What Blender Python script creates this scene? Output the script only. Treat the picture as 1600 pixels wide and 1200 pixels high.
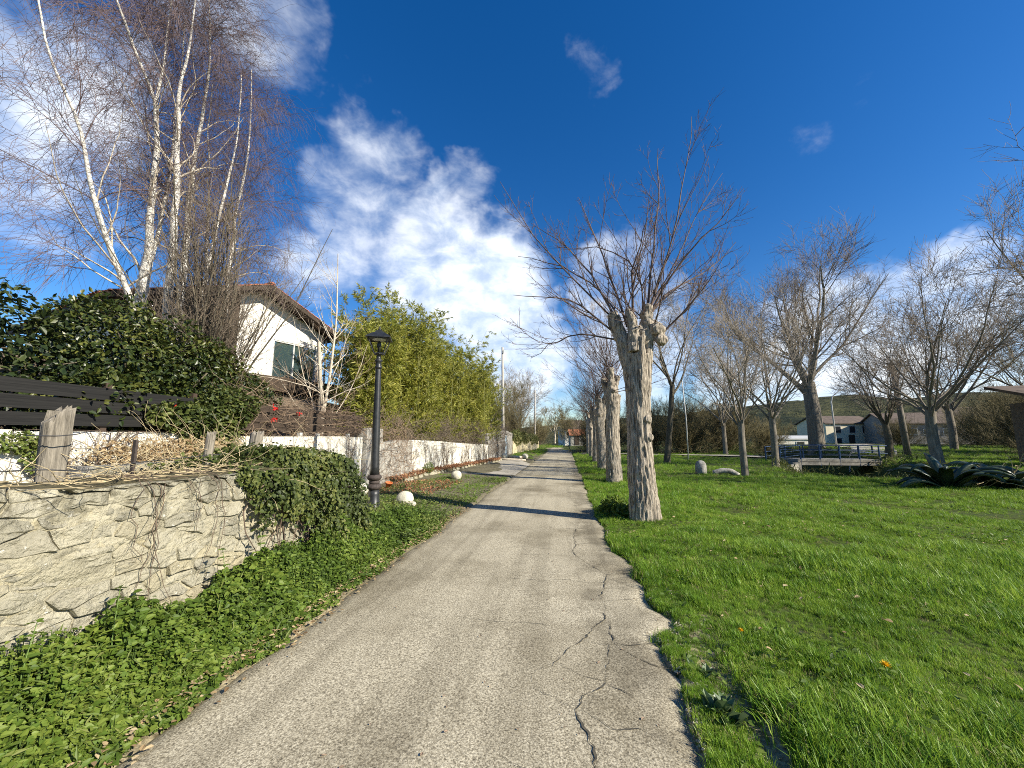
import bpy, bmesh, math, random
import numpy as np
from mathutils import Vector, Matrix

# ------------------------------------------------------------------ camera, sky, sun, exposure
scene = bpy.context.scene
for _o in list(bpy.data.objects):
    bpy.data.objects.remove(_o)
COL = scene.collection
PITCH, YAW = math.radians(7.93), math.radians(7.77)
cam_d = bpy.data.cameras.new('camera')
cam_d.sensor_width = 36.0
cam_d.lens = 36.0 * 610.0 / 1600.0
cam_d.clip_start = 0.05
cam_d.clip_end = 3000.0
cam = bpy.data.objects.new('camera', cam_d)
COL.objects.link(cam)
cam.location = (0, 0, 1.6)
cam.rotation_euler = (math.pi / 2 + PITCH, 0, YAW)
scene.camera = cam

SUN_EL = math.radians(31)
SUN_AZ = math.radians(109.5)            # clockwise from +Y (the road's direction)
SUN_DIR = Vector((math.sin(SUN_AZ) * math.cos(SUN_EL), math.cos(SUN_AZ) * math.cos(SUN_EL), math.sin(SUN_EL)))
SKY_STRENGTH = 0.14
sun_d = bpy.data.lights.new('sun', 'SUN')
sun_d.energy = 5.0
sun_d.angle = math.radians(0.5)
sun_d.color = (1.0, 0.93, 0.80)
sun = bpy.data.objects.new('sun', sun_d)
COL.objects.link(sun)
sun.location = SUN_DIR * 50
sun.rotation_euler = (-SUN_DIR).to_track_quat('-Z', 'Y').to_euler()

scene.view_settings.view_transform = 'Standard'
scene.view_settings.look = 'None'
scene.view_settings.gamma = 1.0
scene.view_settings.exposure = 0.80
scene.view_settings.use_curve_mapping = False
scene.cycles.use_denoising = False
scene.cycles.use_adaptive_sampling = False
scene.cycles.sample_clamp_indirect = 4.0
scene.cycles.filter_width = 1.0
scene.cycles.max_bounces = 6
scene.cycles.transparent_max_bounces = 8
scene.cycles.caustics_reflective = False
scene.cycles.caustics_refractive = False

# ------------------------------------------------------------------ node helper
class NT:
    def __init__(self, tree):
        self.t = tree
        tree.nodes.clear()
    def n(self, typ, props=None, out=0, **ins):
        nd = self.t.nodes.new(typ)
        for k, v in (props or {}).items():
            setattr(nd, k, v)
        for k, v in ins.items():
            key = k.replace('_', ' ')
            if key[0] == 'i' and key[1:].isdigit():
                s = nd.inputs[int(key[1:])]
            else:
                s = nd.inputs[key]
            if isinstance(v, bpy.types.NodeSocket):
                self.t.links.new(v, s)
            else:
                if hasattr(s.default_value, '__len__') and len(s.default_value) == 4 and len(v) == 3:
                    v = (*v, 1.0)
                s.default_value = v
        return nd.outputs[out] if isinstance(out, int) else nd.outputs[out]
    def math(self, op, a, b=0.0, clamp=False):
        return self.n('ShaderNodeMath', {'operation': op, 'use_clamp': clamp}, i0=a, i1=b)
    def vmath(self, op, a, b=(0, 0, 0), out=0):
        return self.n('ShaderNodeVectorMath', {'operation': op}, out=out, i0=a, i1=b)
    def ramp(self, fac, stops, interp='LINEAR'):
        nd = self.t.nodes.new('ShaderNodeValToRGB')
        cr = nd.color_ramp
        cr.interpolation = interp
        while len(cr.elements) < len(stops):
            cr.elements.new(0.5)
        for e, (p, c) in zip(cr.elements, stops):
            e.position = p
            e.color = (c, c, c, 1) if isinstance(c, (int, float)) else (*c, 1)
        self.t.links.new(fac, nd.inputs[0])
        return nd.outputs[0]
    def mix(self, fac, a, b, typ='MIX'):
        nd = self.t.nodes.new('ShaderNodeMix')
        nd.data_type = 'RGBA'
        nd.blend_type = typ
        for s, v in ((nd.inputs[0], fac), (nd.inputs[6], a), (nd.inputs[7], b)):
            if isinstance(v, bpy.types.NodeSocket):
                self.t.links.new(v, s)
            else:
                s.default_value = (*v, 1) if hasattr(v, '__len__') and len(v) == 3 else v
        return nd.outputs[2]
    def smooth(self, v, a, b):
        return self.n('ShaderNodeMapRange', {'interpolation_type': 'SMOOTHSTEP'}, Value=v, From_Min=a, From_Max=b)
    def noise(self, vec, scale, detail=4.0, rough=0.55, dist=0.0, out=0):
        return self.n('ShaderNodeTexNoise', out=out, Vector=vec, Scale=scale, Detail=detail, Roughness=rough, Distortion=dist)
    def out_surface(self, sh):
        o = self.t.nodes.new('ShaderNodeOutputMaterial')
        self.t.links.new(sh, o.inputs[0])

# ------------------------------------------------------------------ sky with clouds
world = bpy.data.worlds.new('World')
scene.world = world
world.use_nodes = True
W = NT(world.node_tree)
sky = W.n('ShaderNodeTexSky', {'sky_type': 'NISHITA', 'sun_disc': False, 'sun_elevation': SUN_EL, 'sun_rotation': SUN_AZ,
                               'altitude': 400.0, 'air_density': 1.0, 'dust_density': 0.25, 'ozone_density': 2.5})
sky = W.n('ShaderNodeHueSaturation', Color=sky, Hue=0.509, Saturation=1.38, Value=0.66, Fac=1.0)
dirv = W.vmath('NORMALIZE', W.n('ShaderNodeTexCoord', out='Generated'))
sep = W.t.nodes.new('ShaderNodeSeparateXYZ')
W.t.links.new(dirv, sep.inputs[0])
zc = W.math('ADD', W.math('MAXIMUM', sep.outputs[2], 0.0), 0.22)
pl = W.n('ShaderNodeCombineXYZ', X=W.math('DIVIDE', sep.outputs[0], zc), Y=W.math('DIVIDE', sep.outputs[1], zc), Z=0.0)
plw = W.vmath('MULTIPLY', dirv, (1.0, 1.0, 1.7))
n_big = W.noise(plw, 3.6, 8.0, 0.56, 0.25)
n_fine = W.noise(plw, 12.0, 8.0, 0.60, 0.3)
n_mix = W.math('ADD', W.math('MULTIPLY', n_big, 0.62), W.math('MULTIPLY', n_fine, 0.38))
# where the cloud banks lie: (unit direction, inner deg, outer deg, weight)
def _dir(px, py):
    f = 610.0
    c, s, cp, sp = math.cos(YAW), math.sin(YAW), math.cos(PITCH), math.sin(PITCH)
    Fv = Vector((-s * cp, c * cp, sp)); Rv = Vector((c, s, 0)); Uv = Rv.cross(Fv)
    return (Fv + (px - 800) / f * Rv + (600 - py) / f * Uv).normalized()
BANKS = [((560, 265), 1, 10, .30), ((590, 350), 2, 11, .34), ((680, 400), 3, 12, .42), ((760, 470), 3, 14, .46), ((640, 430), 2, 11, .36),
         ((800, 570), 3, 13, .42), ((500, 400), 1, 10, .28), ((740, 290), 1, 6, .24), ((20, 150), 3, 13, .34), ((60, 260), 2, 12, .28),
         ((400, 50), 1, 8, .24), ((340, 20), 1, 8, .20), ((925, 95), 0.3, 4.5, .22), ((960, 430), 2, 9, .30), ((1000, 540), 2, 12, .36), ((1310, 560), 3, 13, .46),
         ((1450, 530), 3, 11, .40), ((1560, 560), 2, 11, .38), ((1180, 610), 2, 10, .34), ((540, 165), 1, 6, .14)]
dwarp = W.vmath('SCALE', W.vmath('SUBTRACT', W.noise(dirv, 4.5, 5.0, 0.6, out=1), (0.5, 0.5, 0.5)))
dwarp.node.inputs['Scale'].default_value = 0.30
dirm = W.vmath('NORMALIZE', W.vmath('ADD', dirv, dwarp))
mask = None
for (px, py), a0, a1, wgt in BANKS:
    dv = _dir(px, py)
    dt = W.vmath('DOT_PRODUCT', dirm, tuple(dv), out='Value')
    m = W.math('MULTIPLY', W.smooth(dt, math.cos(math.radians(a1)), math.cos(math.radians(a0))), wgt)
    mask = m if mask is None else W.math('MAXIMUM', mask, m)
# elsewhere the same kind of broken cloud goes on
gen = W.math('MULTIPLY', W.smooth(W.noise(pl, 0.55, 2.0), 0.60, 0.85), 0.04)
mask = W.math('ADD', mask, gen)
dens = W.math('MULTIPLY', W.smooth(W.math('ADD', n_mix, W.math('MULTIPLY', mask, 1.18)), 0.63, 1.18), 0.95)
shade = W.smooth(n_fine, 0.30, 0.70)
cl = W.mix(shade, (3.4, 4.0, 4.9), (5.5, 5.7, 5.9))
col = W.mix(dens, sky, cl)
bg = W.n('ShaderNodeBackground', Color=col, Strength=SKY_STRENGTH)
wo = W.t.nodes.new('ShaderNodeOutputWorld')
W.t.links.new(bg, wo.inputs[0])

# ------------------------------------------------------------------ general helpers
RNG = np.random.default_rng(7)
def nrm(v):
    return v / np.maximum(np.linalg.norm(v, axis=-1, keepdims=True), 1e-9)

def _hash(ix, iy, iz, seed):
    h = (ix * 374761393 + iy * 668265263 + iz * 2147483647 + seed * 974711) & 0xFFFFFFFF
    h = ((h ^ (h >> 13)) * 1274126177) & 0xFFFFFFFF
    h = ((h ^ (h >> 16)) * 2246822519) & 0xFFFFFFFF
    return ((h ^ (h >> 15)) & 0xFFFFFF) / float(0xFFFFFF)
def vnoise(p, seed=0):
    p = np.asarray(p, float)
    i = np.floor(p).astype(np.int64)
    f = p - i
    u = f * f * (3 - 2 * f)
    r = 0
    for dx in (0, 1):
        for dy in (0, 1):
            for dz in (0, 1):
                w = (u[..., 0] if dx else 1 - u[..., 0]) * (u[..., 1] if dy else 1 - u[..., 1]) * (u[..., 2] if dz else 1 - u[..., 2])
                r = r + w * _hash(i[..., 0] + dx, i[..., 1] + dy, i[..., 2] + dz, seed)
    return r * 2 - 1
def fbm(p, o=3, seed=0):
    p = np.asarray(p, float)
    r, a = 0, 1.0
    for k in range(o):
        r = r + a * vnoise(p * 2 ** k + 17.3 * k, seed + k)
        a *= 0.5
    return r
def xyz(x, y, z=0.0):
    x, y, z = np.broadcast_arrays(np.asarray(x, float), np.asarray(y, float), np.asarray(z, float))
    return np.stack([x, y, z], -1)

def mesh_np(name, V, Fs, mat=None, smooth=False):
    """V (n,3); Fs a list of integer arrays (m,k)."""
    V = np.ascontiguousarray(V, dtype=np.float32).reshape(-1, 3)
    me = bpy.data.meshes.new(name)
    Fs = [np.asarray(F, dtype=np.int32) for F in Fs if len(F)]
    me.vertices.add(len(V))
    me.vertices.foreach_set('co', V.ravel())
    nl = sum(F.size for F in Fs)
    npoly = sum(len(F) for F in Fs)
    me.loops.add(nl)
    me.polygons.add(npoly)
    me.loops.foreach_set('vertex_index', np.concatenate([F.ravel() for F in Fs]))
    tot = np.concatenate([np.full(len(F), F.shape[1], np.int32) for F in Fs])
    st = np.concatenate([[0], np.cumsum(tot)[:-1]]).astype(np.int32)
    me.polygons.foreach_set('loop_start', st)
    me.polygons.foreach_set('loop_total', tot)
    me.polygons.foreach_set('use_smooth', np.full(npoly, bool(smooth), dtype=bool))
    me.update(calc_edges=True)
    if mat:
        me.materials.append(mat)
    return me

def link(name, me, parent=None, loc=None, rot=None, scale=None):
    o = bpy.data.objects.new(name, me)
    COL.objects.link(o)
    if parent is not None:
        o.parent = parent
    if loc is not None:
        o.location = loc
    if rot is not None:
        o.rotation_euler = rot
    if scale is not None:
        o.scale = scale
    return o
def tag(o, label=None, cat=None, group=None, kind=None):
    if label: o['label'] = label
    if cat: o['category'] = cat
    if group: o['group'] = group
    if kind: o['kind'] = kind
    return o
def thing(name, label, cat, loc=(0, 0, 0), rotz=0.0, group=None):
    o = link(name, None, None, loc, (0, 0, rotz))
    o.empty_display_size = 0.1
    return tag(o, label, cat, group)

class MB:
    """collects simple shapes into one mesh"""
    def __init__(s):
        s.V, s.F, s.n = [], {}, 0
    def add(s, V, Fs):
        V = np.asarray(V, float).reshape(-1, 3)
        for F in Fs:
            F = np.asarray(F, int)
            if F.size:
                s.F.setdefault(F.shape[1], []).append(F + s.n)
        s.V.append(V)
        s.n += len(V)
        return s
    def box(s, c, size, rotz=0.0, R=None):
        h = np.array(size) / 2.0
        v = np.array([[x, y, z] for x in (-1, 1) for y in (-1, 1) for z in (-1, 1)], float) * h
        if R is None:
            ca, sa = math.cos(rotz), math.sin(rotz)
            R = np.array([[ca, -sa, 0], [sa, ca, 0], [0, 0, 1]])
        v = v @ np.asarray(R).T + np.array(c)
        return s.add(v, [np.array([[0, 1, 3, 2], [4, 6, 7, 5], [0, 4, 5, 1], [2, 3, 7, 6], [0, 2, 6, 4], [1, 5, 7, 3]])])
    def bar(s, a, b, w, h=None, up=(0, 0, 1)):
        a, b = np.array(a, float), np.array(b, float)
        d = b - a; L = np.linalg.norm(d); d /= L
        u = np.array(up, float)
        x = np.cross(d, u)
        if np.linalg.norm(x) < 1e-4:
            x = np.cross(d, (1, 0, 0))
        x /= np.linalg.norm(x); y = np.cross(x, d)
        R = np.stack([x, d, y], 1)
        return s.box((a + b) / 2, (w, L, h or w), R=R)
    def tube(s, pts, rad, sides=8, cap=True):
        P = np.array(pts, float)[None]
        Rr = np.broadcast_to(np.asarray(rad, float), (len(pts),))[None]
        V, Fs = tubes(P, Rr, sides)
        if cap:
            k = len(pts)
            Fs = Fs + [np.arange(sides)[::-1][None], (np.arange(sides) + (k - 1) * sides)[None]]
        return s.add(V, Fs)
    def lathe(s, prof, sides=16, c=(0, 0, 0)):
        a = np.arange(sides) * 2 * np.pi / sides
        V = np.concatenate([np.stack([r * np.cos(a), r * np.sin(a), np.full(sides, z)], -1) for r, z in prof]) + np.array(c)
        k = len(prof)
        i = np.arange(sides); j = (i + 1) % sides
        F = np.concatenate([np.stack([i + q * sides, j + q * sides, j + (q + 1) * sides, i + (q + 1) * sides], -1) for q in range(k - 1)])
        return s.add(V, [F, i[::-1][None], (i + (k - 1) * sides)[None]])
    def poly(s, pts):
        return s.add(pts, [np.arange(len(pts))[None]])
    def mesh(s, name, mat, smooth=False):
        return mesh_np(name, np.concatenate(s.V), [np.concatenate(f) for f in s.F.values()], mat, smooth)
    def obj(s, name, mat, parent=None, smooth=False, **k):
        return link(name, s.mesh(name, mat, smooth), parent, **k)

def tubes(P, R, sides=3):
    """P (N,K,3), R (N,K) -> vertices, [quads]"""
    N, K, _ = P.shape
    T = np.gradient(P, axis=1) if K > 2 else np.repeat(P[:, 1:2] - P[:, 0:1], 2, 1)
    T = nrm(T)
    mean = nrm(P[:, -1] - P[:, 0])
    ref = np.where(np.abs(mean[:, 2:3]) < 0.8, np.array([[0, 0, 1.0]]), np.array([[1.0, 0.13, 0]]))
    A = nrm(np.cross(T, ref[:, None, :]))
    B = np.cross(T, A)
    a = np.arange(sides) * 2 * np.pi / sides
    V = P[:, :, None, :] + R[:, :, None, None] * (np.cos(a)[:, None] * A[:, :, None, :] + np.sin(a)[:, None] * B[:, :, None, :])
    base = (np.arange(N)[:, None, None] * K + np.arange(K - 1)[None, :, None]) * sides
    i = np.arange(sides)[None, None, :]; j = (i + 1) % sides
    F = np.stack([base + i, base + j, base + sides + j, base + sides + i], -1).reshape(-1, 4)
    return V.reshape(-1, 3), [F]

def grow(rng, P, R, n, t0, t1, ln, ang, K, up=0.0, wob=0.1, rr=0.6, tip=0.2, lv=0.35, av=10, rmin=0.003, fall=0.0, flat=None):
    """children of every polyline in P; fall>0 shortens those near the parent's tip; up may be negative (drooping)"""
    N, K0, _ = P.shape
    idx = np.repeat(np.arange(N), n)
    m = len(idx)
    t = rng.uniform(t0, t1, m)
    fq = t * (K0 - 1)
    i = np.minimum(fq.astype(int), K0 - 2)
    w = (fq - i)[:, None]
    base = P[idx, i] * (1 - w) + P[idx, i + 1] * w
    tan = nrm(P[idx, i + 1] - P[idx, i])
    r = R[idx, i] * (1 - w[:, 0]) + R[idx, i + 1] * w[:, 0]
    q = rng.normal(size=(m, 3))
    perp = nrm(q - tan * (q * tan).sum(-1, keepdims=True))
    a = np.radians(ang + av * rng.normal(size=m))[:, None]
    d = tan * np.cos(a) + perp * np.sin(a)
    L = ln * (1 + lv * rng.uniform(-1, 1, m)) * (1 - fall * t)
    pts = [base]
    upv = np.array([0, 0, 1.0]) * up / K
    for k in range(K - 1):
        d = nrm(d + upv + wob * rng.normal(size=(m, 3)))
        pts.append(pts[-1] + d * (L / (K - 1))[:, None])
    Pn = np.stack(pts, 1)
    r0 = np.maximum(r * rr, rmin)
    Rn = r0[:, None] * np.linspace(1, tip, K)[None]
    return Pn, np.maximum(Rn, rmin * 0.6)

def poly_resample(pts, K):
    pts = np.array(pts, float)
    d = np.concatenate([[0], np.cumsum(np.linalg.norm(np.diff(pts, axis=0), axis=1))])
    t = np.linspace(0, d[-1], K)
    # smooth the corners a little
    out = np.stack([np.interp(t, d, pts[:, k]) for k in range(3)], -1)
    if K > 4:
        out[1:-1] = 0.25 * out[:-2] + 0.5 * out[1:-1] + 0.25 * out[2:]
    return out

LEAF4 = (np.array([[0, 0, 0], [.5, .3, .08], [1, 0, -.03], [.5, -.3, .08]]), [np.array([[0, 1, 2], [0, 2, 3]])])
OVATE = (np.array([[0, 0, 0], [.25, .27, .07], [.66, .22, .05], [1, 0, -.10], [.66, -.22, .05], [.25, -.27, .07]]), [np.array([[0, 1, 2, 3], [0, 3, 4, 5]])])
HEART = (np.array([[.05, 0, 0], [-.05, .25, .05], [.25, .42, .07], [.65, .30, .03], [1, 0, -.10], [.65, -.30, .03], [.25, -.42, .07], [-.05, -.25, .05]]),
         [np.array([[0, 1, 2, 3], [0, 3, 4, 5], [0, 5, 6, 7]])])
BLADE = (np.array([[0, 0, 0], [.35, .095, .02], [1, 0, -.12], [.35, -.095, .02]]), [np.array([[0, 1, 2], [0, 2, 3]])])
def leaves(C, Nn, D, S, tmpl):
    tv, tf = tmpl
    d = nrm(D)
    n_ = nrm(Nn - d * (Nn * d).sum(-1, keepdims=True))
    b = np.cross(n_, d)
    S = np.asarray(S, float)[:, None, None]
    V = C[:, None, :] + S * (tv[None, :, 0:1] * d[:, None, :] + tv[None, :, 1:2] * b[:, None, :] + tv[None, :, 2:3] * n_[:, None, :])
    off = (np.arange(len(C)) * len(tv))[:, None, None]
    return V.reshape(-1, 3), [(F[None] + off).reshape(-1, F.shape[1]) for F in tf]
def leaf_obj(name, C, Nn, D, S, tmpl, mat, parent=None):
    V, F = leaves(C, Nn, D, S, tmpl)
    return link(name, mesh_np(name, V, F, mat), parent)
def rand_dirs(rng, n):
    return nrm(rng.normal(size=(n, 3)))

# ------------------------------------------------------------------ materials
def new_mat(name):
    m = bpy.data.materials.new(name)
    m.use_nodes = True
    return m, NT(m.node_tree)
def pos(t):
    return t.n('ShaderNodeNewGeometry', out='Position')
def finish(t, color, rough=0.8, bump=None, bs=0.3, bd=0.02, metallic=0.0, spec=0.4):
    kw = {}
    if bump is not None:
        kw['Normal'] = t.n('ShaderNodeBump', Height=bump, Strength=bs, Distance=bd)
    sh = t.n('ShaderNodeBsdfPrincipled', Base_Color=color, Roughness=rough, Metallic=metallic, **kw)
    sh.node.inputs['Specular IOR Level'].default_value = spec
    t.out_surface(sh)
def simple(name, col, rough=0.7, var=0.25, scale=6.0, metallic=0.0, spec=0.4, bs=0.2, bd=0.01):
    m, t = new_mat(name)
    p = pos(t)
    n = t.noise(p, scale, 5.0, 0.6)
    lo = tuple(c * (1 - var) for c in col); hi = tuple(min(1, c * (1 + var)) for c in col)
    finish(t, t.ramp(n, [(0.3, lo), (0.7, hi)]), rough, t.noise(p, scale * 6, 4.0), bs, bd, metallic, spec)
    return m
def leaf_mat(name, stops, rough=0.45, trans=0.3, spec=0.5, tcol=None, instance=False):
    m, t = new_mat(name)
    rnd = t.n('ShaderNodeObjectInfo', out='Random') if instance else t.n('ShaderNodeNewGeometry', out='Random Per Island')
    big = t.noise(pos(t), 1.7, 3.0)
    fac = t.math('ADD', t.math('MULTIPLY', rnd, 0.55), t.math('MULTIPLY', t.smooth(big, 0.25, 0.75), 0.45))
    c = t.ramp(fac, stops)
    sh = t.n('ShaderNodeBsdfPrincipled', Base_Color=c, Roughness=rough)
    sh.node.inputs['Specular IOR Level'].default_value = spec
    tr = t.n('ShaderNodeBsdfTranslucent', Color=t.mix(0.5, c, tcol or stops[-1][1]))
    mx = t.n('ShaderNodeMixShader', Fac=trans, i1=sh, i2=tr)
    t.out_surface(mx)
    return m
def bark_mat(name, lo, hi, scale=(9, 9, 1.6), rough=0.9, bs=0.6, bd=0.02, rp=(0.32, 0.62)):
    m, t = new_mat(name)
    p = pos(t)
    q = t.vmath('MULTIPLY', p, scale)
    n = t.noise(q, 1.0, 6.0, 0.65, 0.6)
    n2 = t.noise(p, 3.0, 3.0)
    c = t.ramp(n, [(rp[0], lo), (rp[1], hi)])
    c = t.mix(t.math('MULTIPLY', n2, 0.5), c, tuple(0.6 * a for a in hi))
    finish(t, c, rough, n, bs, bd, spec=0.2)
    return m

M = {}
# road: worn pale concrete with exposed grit
m, t = new_mat('road_concrete'); M['road'] = m
p = pos(t)
big = t.noise(p, 0.55, 5.0, 0.6)
mid = t.noise(p, 3.2, 5.0, 0.6, 0.4)
grit = t.noise(p, 85.0, 4.0, 0.75)
grit2 = t.n('ShaderNodeTexVoronoi', {'feature': 'F1'}, out='Color', Vector=p, Scale=120.0)
sp = t.t.nodes.new('ShaderNodeSeparateXYZ'); t.t.links.new(p, sp.inputs[0])
streak = t.noise(t.vmath('MULTIPLY', p, (2.6, 0.12, 1.0)), 1.0, 4.0, 0.6)
c = t.ramp(grit, [(0.38, (.115, .098, .064)), (0.50, (.395, .345, .238)), (0.61, (.74, .665, .48))])
gv = t.t.nodes.new('ShaderNodeSeparateColor'); t.t.links.new(grit2, gv.inputs[0])
c = t.mix(0.30, c, t.ramp(gv.outputs[0], [(0.1, (.14, .12, .085)), (0.6, (.40, .35, .245)), (0.95, (.74, .68, .52))]))
c = t.mix(t.smooth(big, 0.40, 0.72), c, t.mix(1.0, c, (.56, .54, .50), 'MULTIPLY'))
c = t.mix(t.math('MULTIPLY', t.smooth(streak, 0.46, 0.64), 0.48), c, t.mix(1.0, c, (.58, .57, .55), 'MULTIPLY'))
# older, darker concrete patches along the right margin
edge = t.math('ADD', sp.outputs[0], t.math('MULTIPLY', t.math('SUBTRACT', mid, 0.5), 1.1))
edge_m = t.math('MULTIPLY', t.smooth(edge, 0.05, 0.35), t.smooth(t.noise(p, 0.9, 3.0), 0.40, 0.56))
c = t.mix(t.math('MULTIPLY', edge_m, 0.75), c, t.mix(1.0, c, (.45, .44, .42), 'MULTIPLY'))
# dirt and moss towards the left margin
ledge = t.smooth(t.math('ADD', sp.outputs[0], t.math('MULTIPLY', mid, 0.5)), -1.70, -2.12)
c = t.mix(t.math('MULTIPLY', ledge, 0.7), c, t.mix(1.0, c, (.50, .47, .36), 'MULTIPLY'))
finish(t, c, 0.92, t.math('ADD', grit, t.math('MULTIPLY', mid, 0.6)), 0.7, 0.006, spec=0.2)

m, t = new_mat('apron_concrete'); M['apron'] = m
p = pos(t)
c = t.ramp(t.noise(p, 40.0, 4.0, 0.7), [(0.3, (.28, .25, .20)), (0.7, (.50, .46, .38))])
c = t.mix(t.smooth(t.noise(p, 1.2, 4.0), 0.45, 0.7), c, t.mix(1.0, c, (.6, .58, .5), 'MULTIPLY'))
finish(t, c, 0.92, t.noise(p, 60.0), 0.5, 0.005, spec=0.2)

M['crack'] = simple('crack_soil', (.085, .075, .052), 0.95, 0.5, 30.0)
M['soil'] = simple('soil', (.13, .10, .065), 0.95, 0.45, 9.0, bs=0.6, bd=0.03)

# ground of the meadow: soil and low green between the blades
m, t = new_mat('meadow_ground'); M['ground'] = m
p = pos(t)
n1 = t.noise(p, 0.45, 4.0); n2 = t.noise(p, 9.0, 5.0, 0.7); n3 = t.noise(p, 60.0, 3.0, 0.7)
g = t.ramp(n2, [(0.30, (.030, .042, .010)), (0.55, (.060, .085, .014)), (0.72, (.11, .12, .030))])
g = t.mix(t.smooth(n1, 0.50, 0.70), g, t.mix(1.0, g, (1.25, 1.0, .8), 'MULTIPLY'))
g = t.mix(t.smooth(n3, 0.50, 0.75), g, (.05, .06, .02))
sp = t.t.nodes.new('ShaderNodeSeparateXYZ'); t.t.links.new(p, sp.inputs[0])
vm = t.math('MULTIPLY', t.smooth(sp.outputs[0], -1.0, -2.4), t.smooth(sp.outputs[1], 45.0, 34.0))
dirt = t.ramp(t.noise(p, 6.0, 5.0, 0.7), [(0.3, (.085, .070, .042)), (0.55, (.17, .15, .095)), (0.75, (.12, .14, .045))])
g = t.mix(vm, g, dirt)
ed = t.math('MULTIPLY', t.math('MULTIPLY', t.smooth(sp.outputs[0], 1.34, 1.10), t.smooth(sp.outputs[1], 4.4, 3.6)), t.smooth(t.noise(p, 7.0, 4.0), 0.36, 0.50))
g = t.mix(ed, g, t.ramp(t.noise(p, 38.0, 4.0, 0.7), [(0.35, (.12, .10, .06)), (0.65, (.40, .34, .22))]))
finish(t, g, 0.95, n2, 0.6, 0.05, spec=0.15)

# near stone wall: limestone and mortar, shared palette
def limestone(name, seed, obj_rand):
    m, t = new_mat(name)
    p = t.vmath('ADD', pos(t), (seed, seed * 2.0, 0))
    a = t.noise(p, 3.4, 6.0, 0.65, 0.6)
    b = t.noise(p, 16.0, 6.0, 0.7)
    l = t.noise(p, 7.0, 6.0, 0.75, 0.8)
    c = t.ramp(a, [(0.28, (.19, .175, .125)), (0.45, (.35, .32, .225)), (0.60, (.46, .42, .30)), (0.75, (.46, .385, .21))])
    if obj_rand:
        r = t.n('ShaderNodeObjectInfo', out='Random')
        c = t.mix(0.55, c, t.ramp(r, [(0.0, (.22, .21, .17)), (0.25, (.36, .335, .25)), (0.5, (.42, .39, .29)), (0.70, (.29, .275, .225)), (0.9, (.43, .37, .22)), (1.0, (.48, .455, .37))]))
    c = t.mix(t.math('MULTIPLY', t.smooth(b, 0.52, 0.72), 0.5), c, (.20, .18, .12))
    c = t.mix(t.math('MULTIPLY', t.smooth(l, 0.54, 0.68), 0.60), c, (.15, .145, .115))       # grey lichen crust
    c = t.mix(t.math('MULTIPLY', t.smooth(t.noise(p, 24.0, 3.0), 0.66, 0.74), 0.7), c, (.70, .68, .60))  # pale lichen spots
    sz = t.t.nodes.new('ShaderNodeSeparateXYZ'); t.t.links.new(pos(t), sz.inputs[0])
    ms = t.math('MULTIPLY', t.smooth(sz.outputs[2], 0.85, 1.30), t.smooth(t.noise(t.vmath('MULTIPLY', p, (1, 3.0, 1.6)), 2.2, 5.0, 0.7), 0.46, 0.62))
    c = t.mix(t.math('MULTIPLY', ms, 0.75), c, (.085, .075, .045))
    h = t.math('ADD', b, t.math('MULTIPLY', t.noise(p, 55.0, 4.0), 0.5))
    finish(t, c, 0.93, h, 1.0, 0.035, spec=0.2)
    return m
M['mortar'] = limestone('wall_mortar', 0.0, False)
M['stone'] = limestone('wall_stone', 4.0, True)
M['moss_top'] = simple('mossy_soil', (.10, .085, .04), 0.95, 0.6, 12.0, bs=0.8, bd=0.03)
M['ball_stone'] = simple('ball_limestone', (.56, .52, .40), 0.9, 0.4, 6.0, bs=0.7, bd=0.02)
M['grey_stone'] = simple('grey_rubble', (.26, .245, .215), 0.93, 0.5, 8.0, bs=0.9, bd=0.04)
M['kerb'] = simple('kerb_stone', (.46, .41, .31), 0.93, 0.4, 9.0, bs=0.8, bd=0.02)
M['ochre_wall'] = simple('ochre_rubble', (.52, .45, .28), 0.93, 0.4, 6.0, bs=0.9, bd=0.04)
# whitewash
m, t = new_mat('whitewash'); M['white'] = m
p = pos(t)
c = t.ramp(t.noise(p, 5.0, 6.0, 0.7), [(0.30, (.50, .46, .35)), (0.5, (.70, .67, .57)), (0.7, (.79, .77, .69))])
c = t.mix(t.math('MULTIPLY', t.smooth(t.noise(t.vmath('MULTIPLY', p, (3, 3, .7)), 2.2, 5.0, 0.7), 0.50, 0.70), 0.65), c, (.33, .30, .23))
finish(t, c, 0.9, t.noise(p, 22.0, 5.0), 0.6, 0.015, spec=0.2)
M['house_white'] = simple('house_render', (.80, .77, .69), 0.9, 0.05, 2.0, bs=0.15)
M['cement'] = simple('old_cement', (.34, .32, .275), 0.93, 0.45, 5.0, bs=0.6, bd=0.02)
M['black_board'] = bark_mat('black_board', (.008, .008, .008), (.026, .025, .023), (60, 1.6, 60), rough=0.75, bs=0.15, bd=0.002)
M['brown_board'] = bark_mat('brown_board', (.022, .016, .012), (.085, .062, .045), (60, 1.6, 60), rough=0.85, bs=0.2, bd=0.003)
M['old_wood'] = bark_mat('weathered_wood', (.07, .06, .045), (.34, .30, .235), (40, 40, 2.6), bs=1.0, bd=0.02)
M['pole_wood'] = bark_mat('pole_wood', (.12, .10, .08), (.27, .24, .19), (14, 14, 0.8), bs=0.5)
M['pole_concrete'] = simple('pole_concrete', (.40, .37, .32), 0.9, 0.15, 3.0)
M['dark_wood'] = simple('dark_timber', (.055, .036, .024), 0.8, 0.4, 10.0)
M['roof_tile'] = simple('roof_tile', (.36, .115, .055), 0.85, 0.4, 7.0, bs=0.5)
M['roof_brown'] = simple('roof_brown', (.115, .085, .062), 0.9, 0.35, 2.0)
M['roof_orange'] = simple('roof_orange', (.40, .16, .08), 0.9, 0.25, 2.0)
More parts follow.
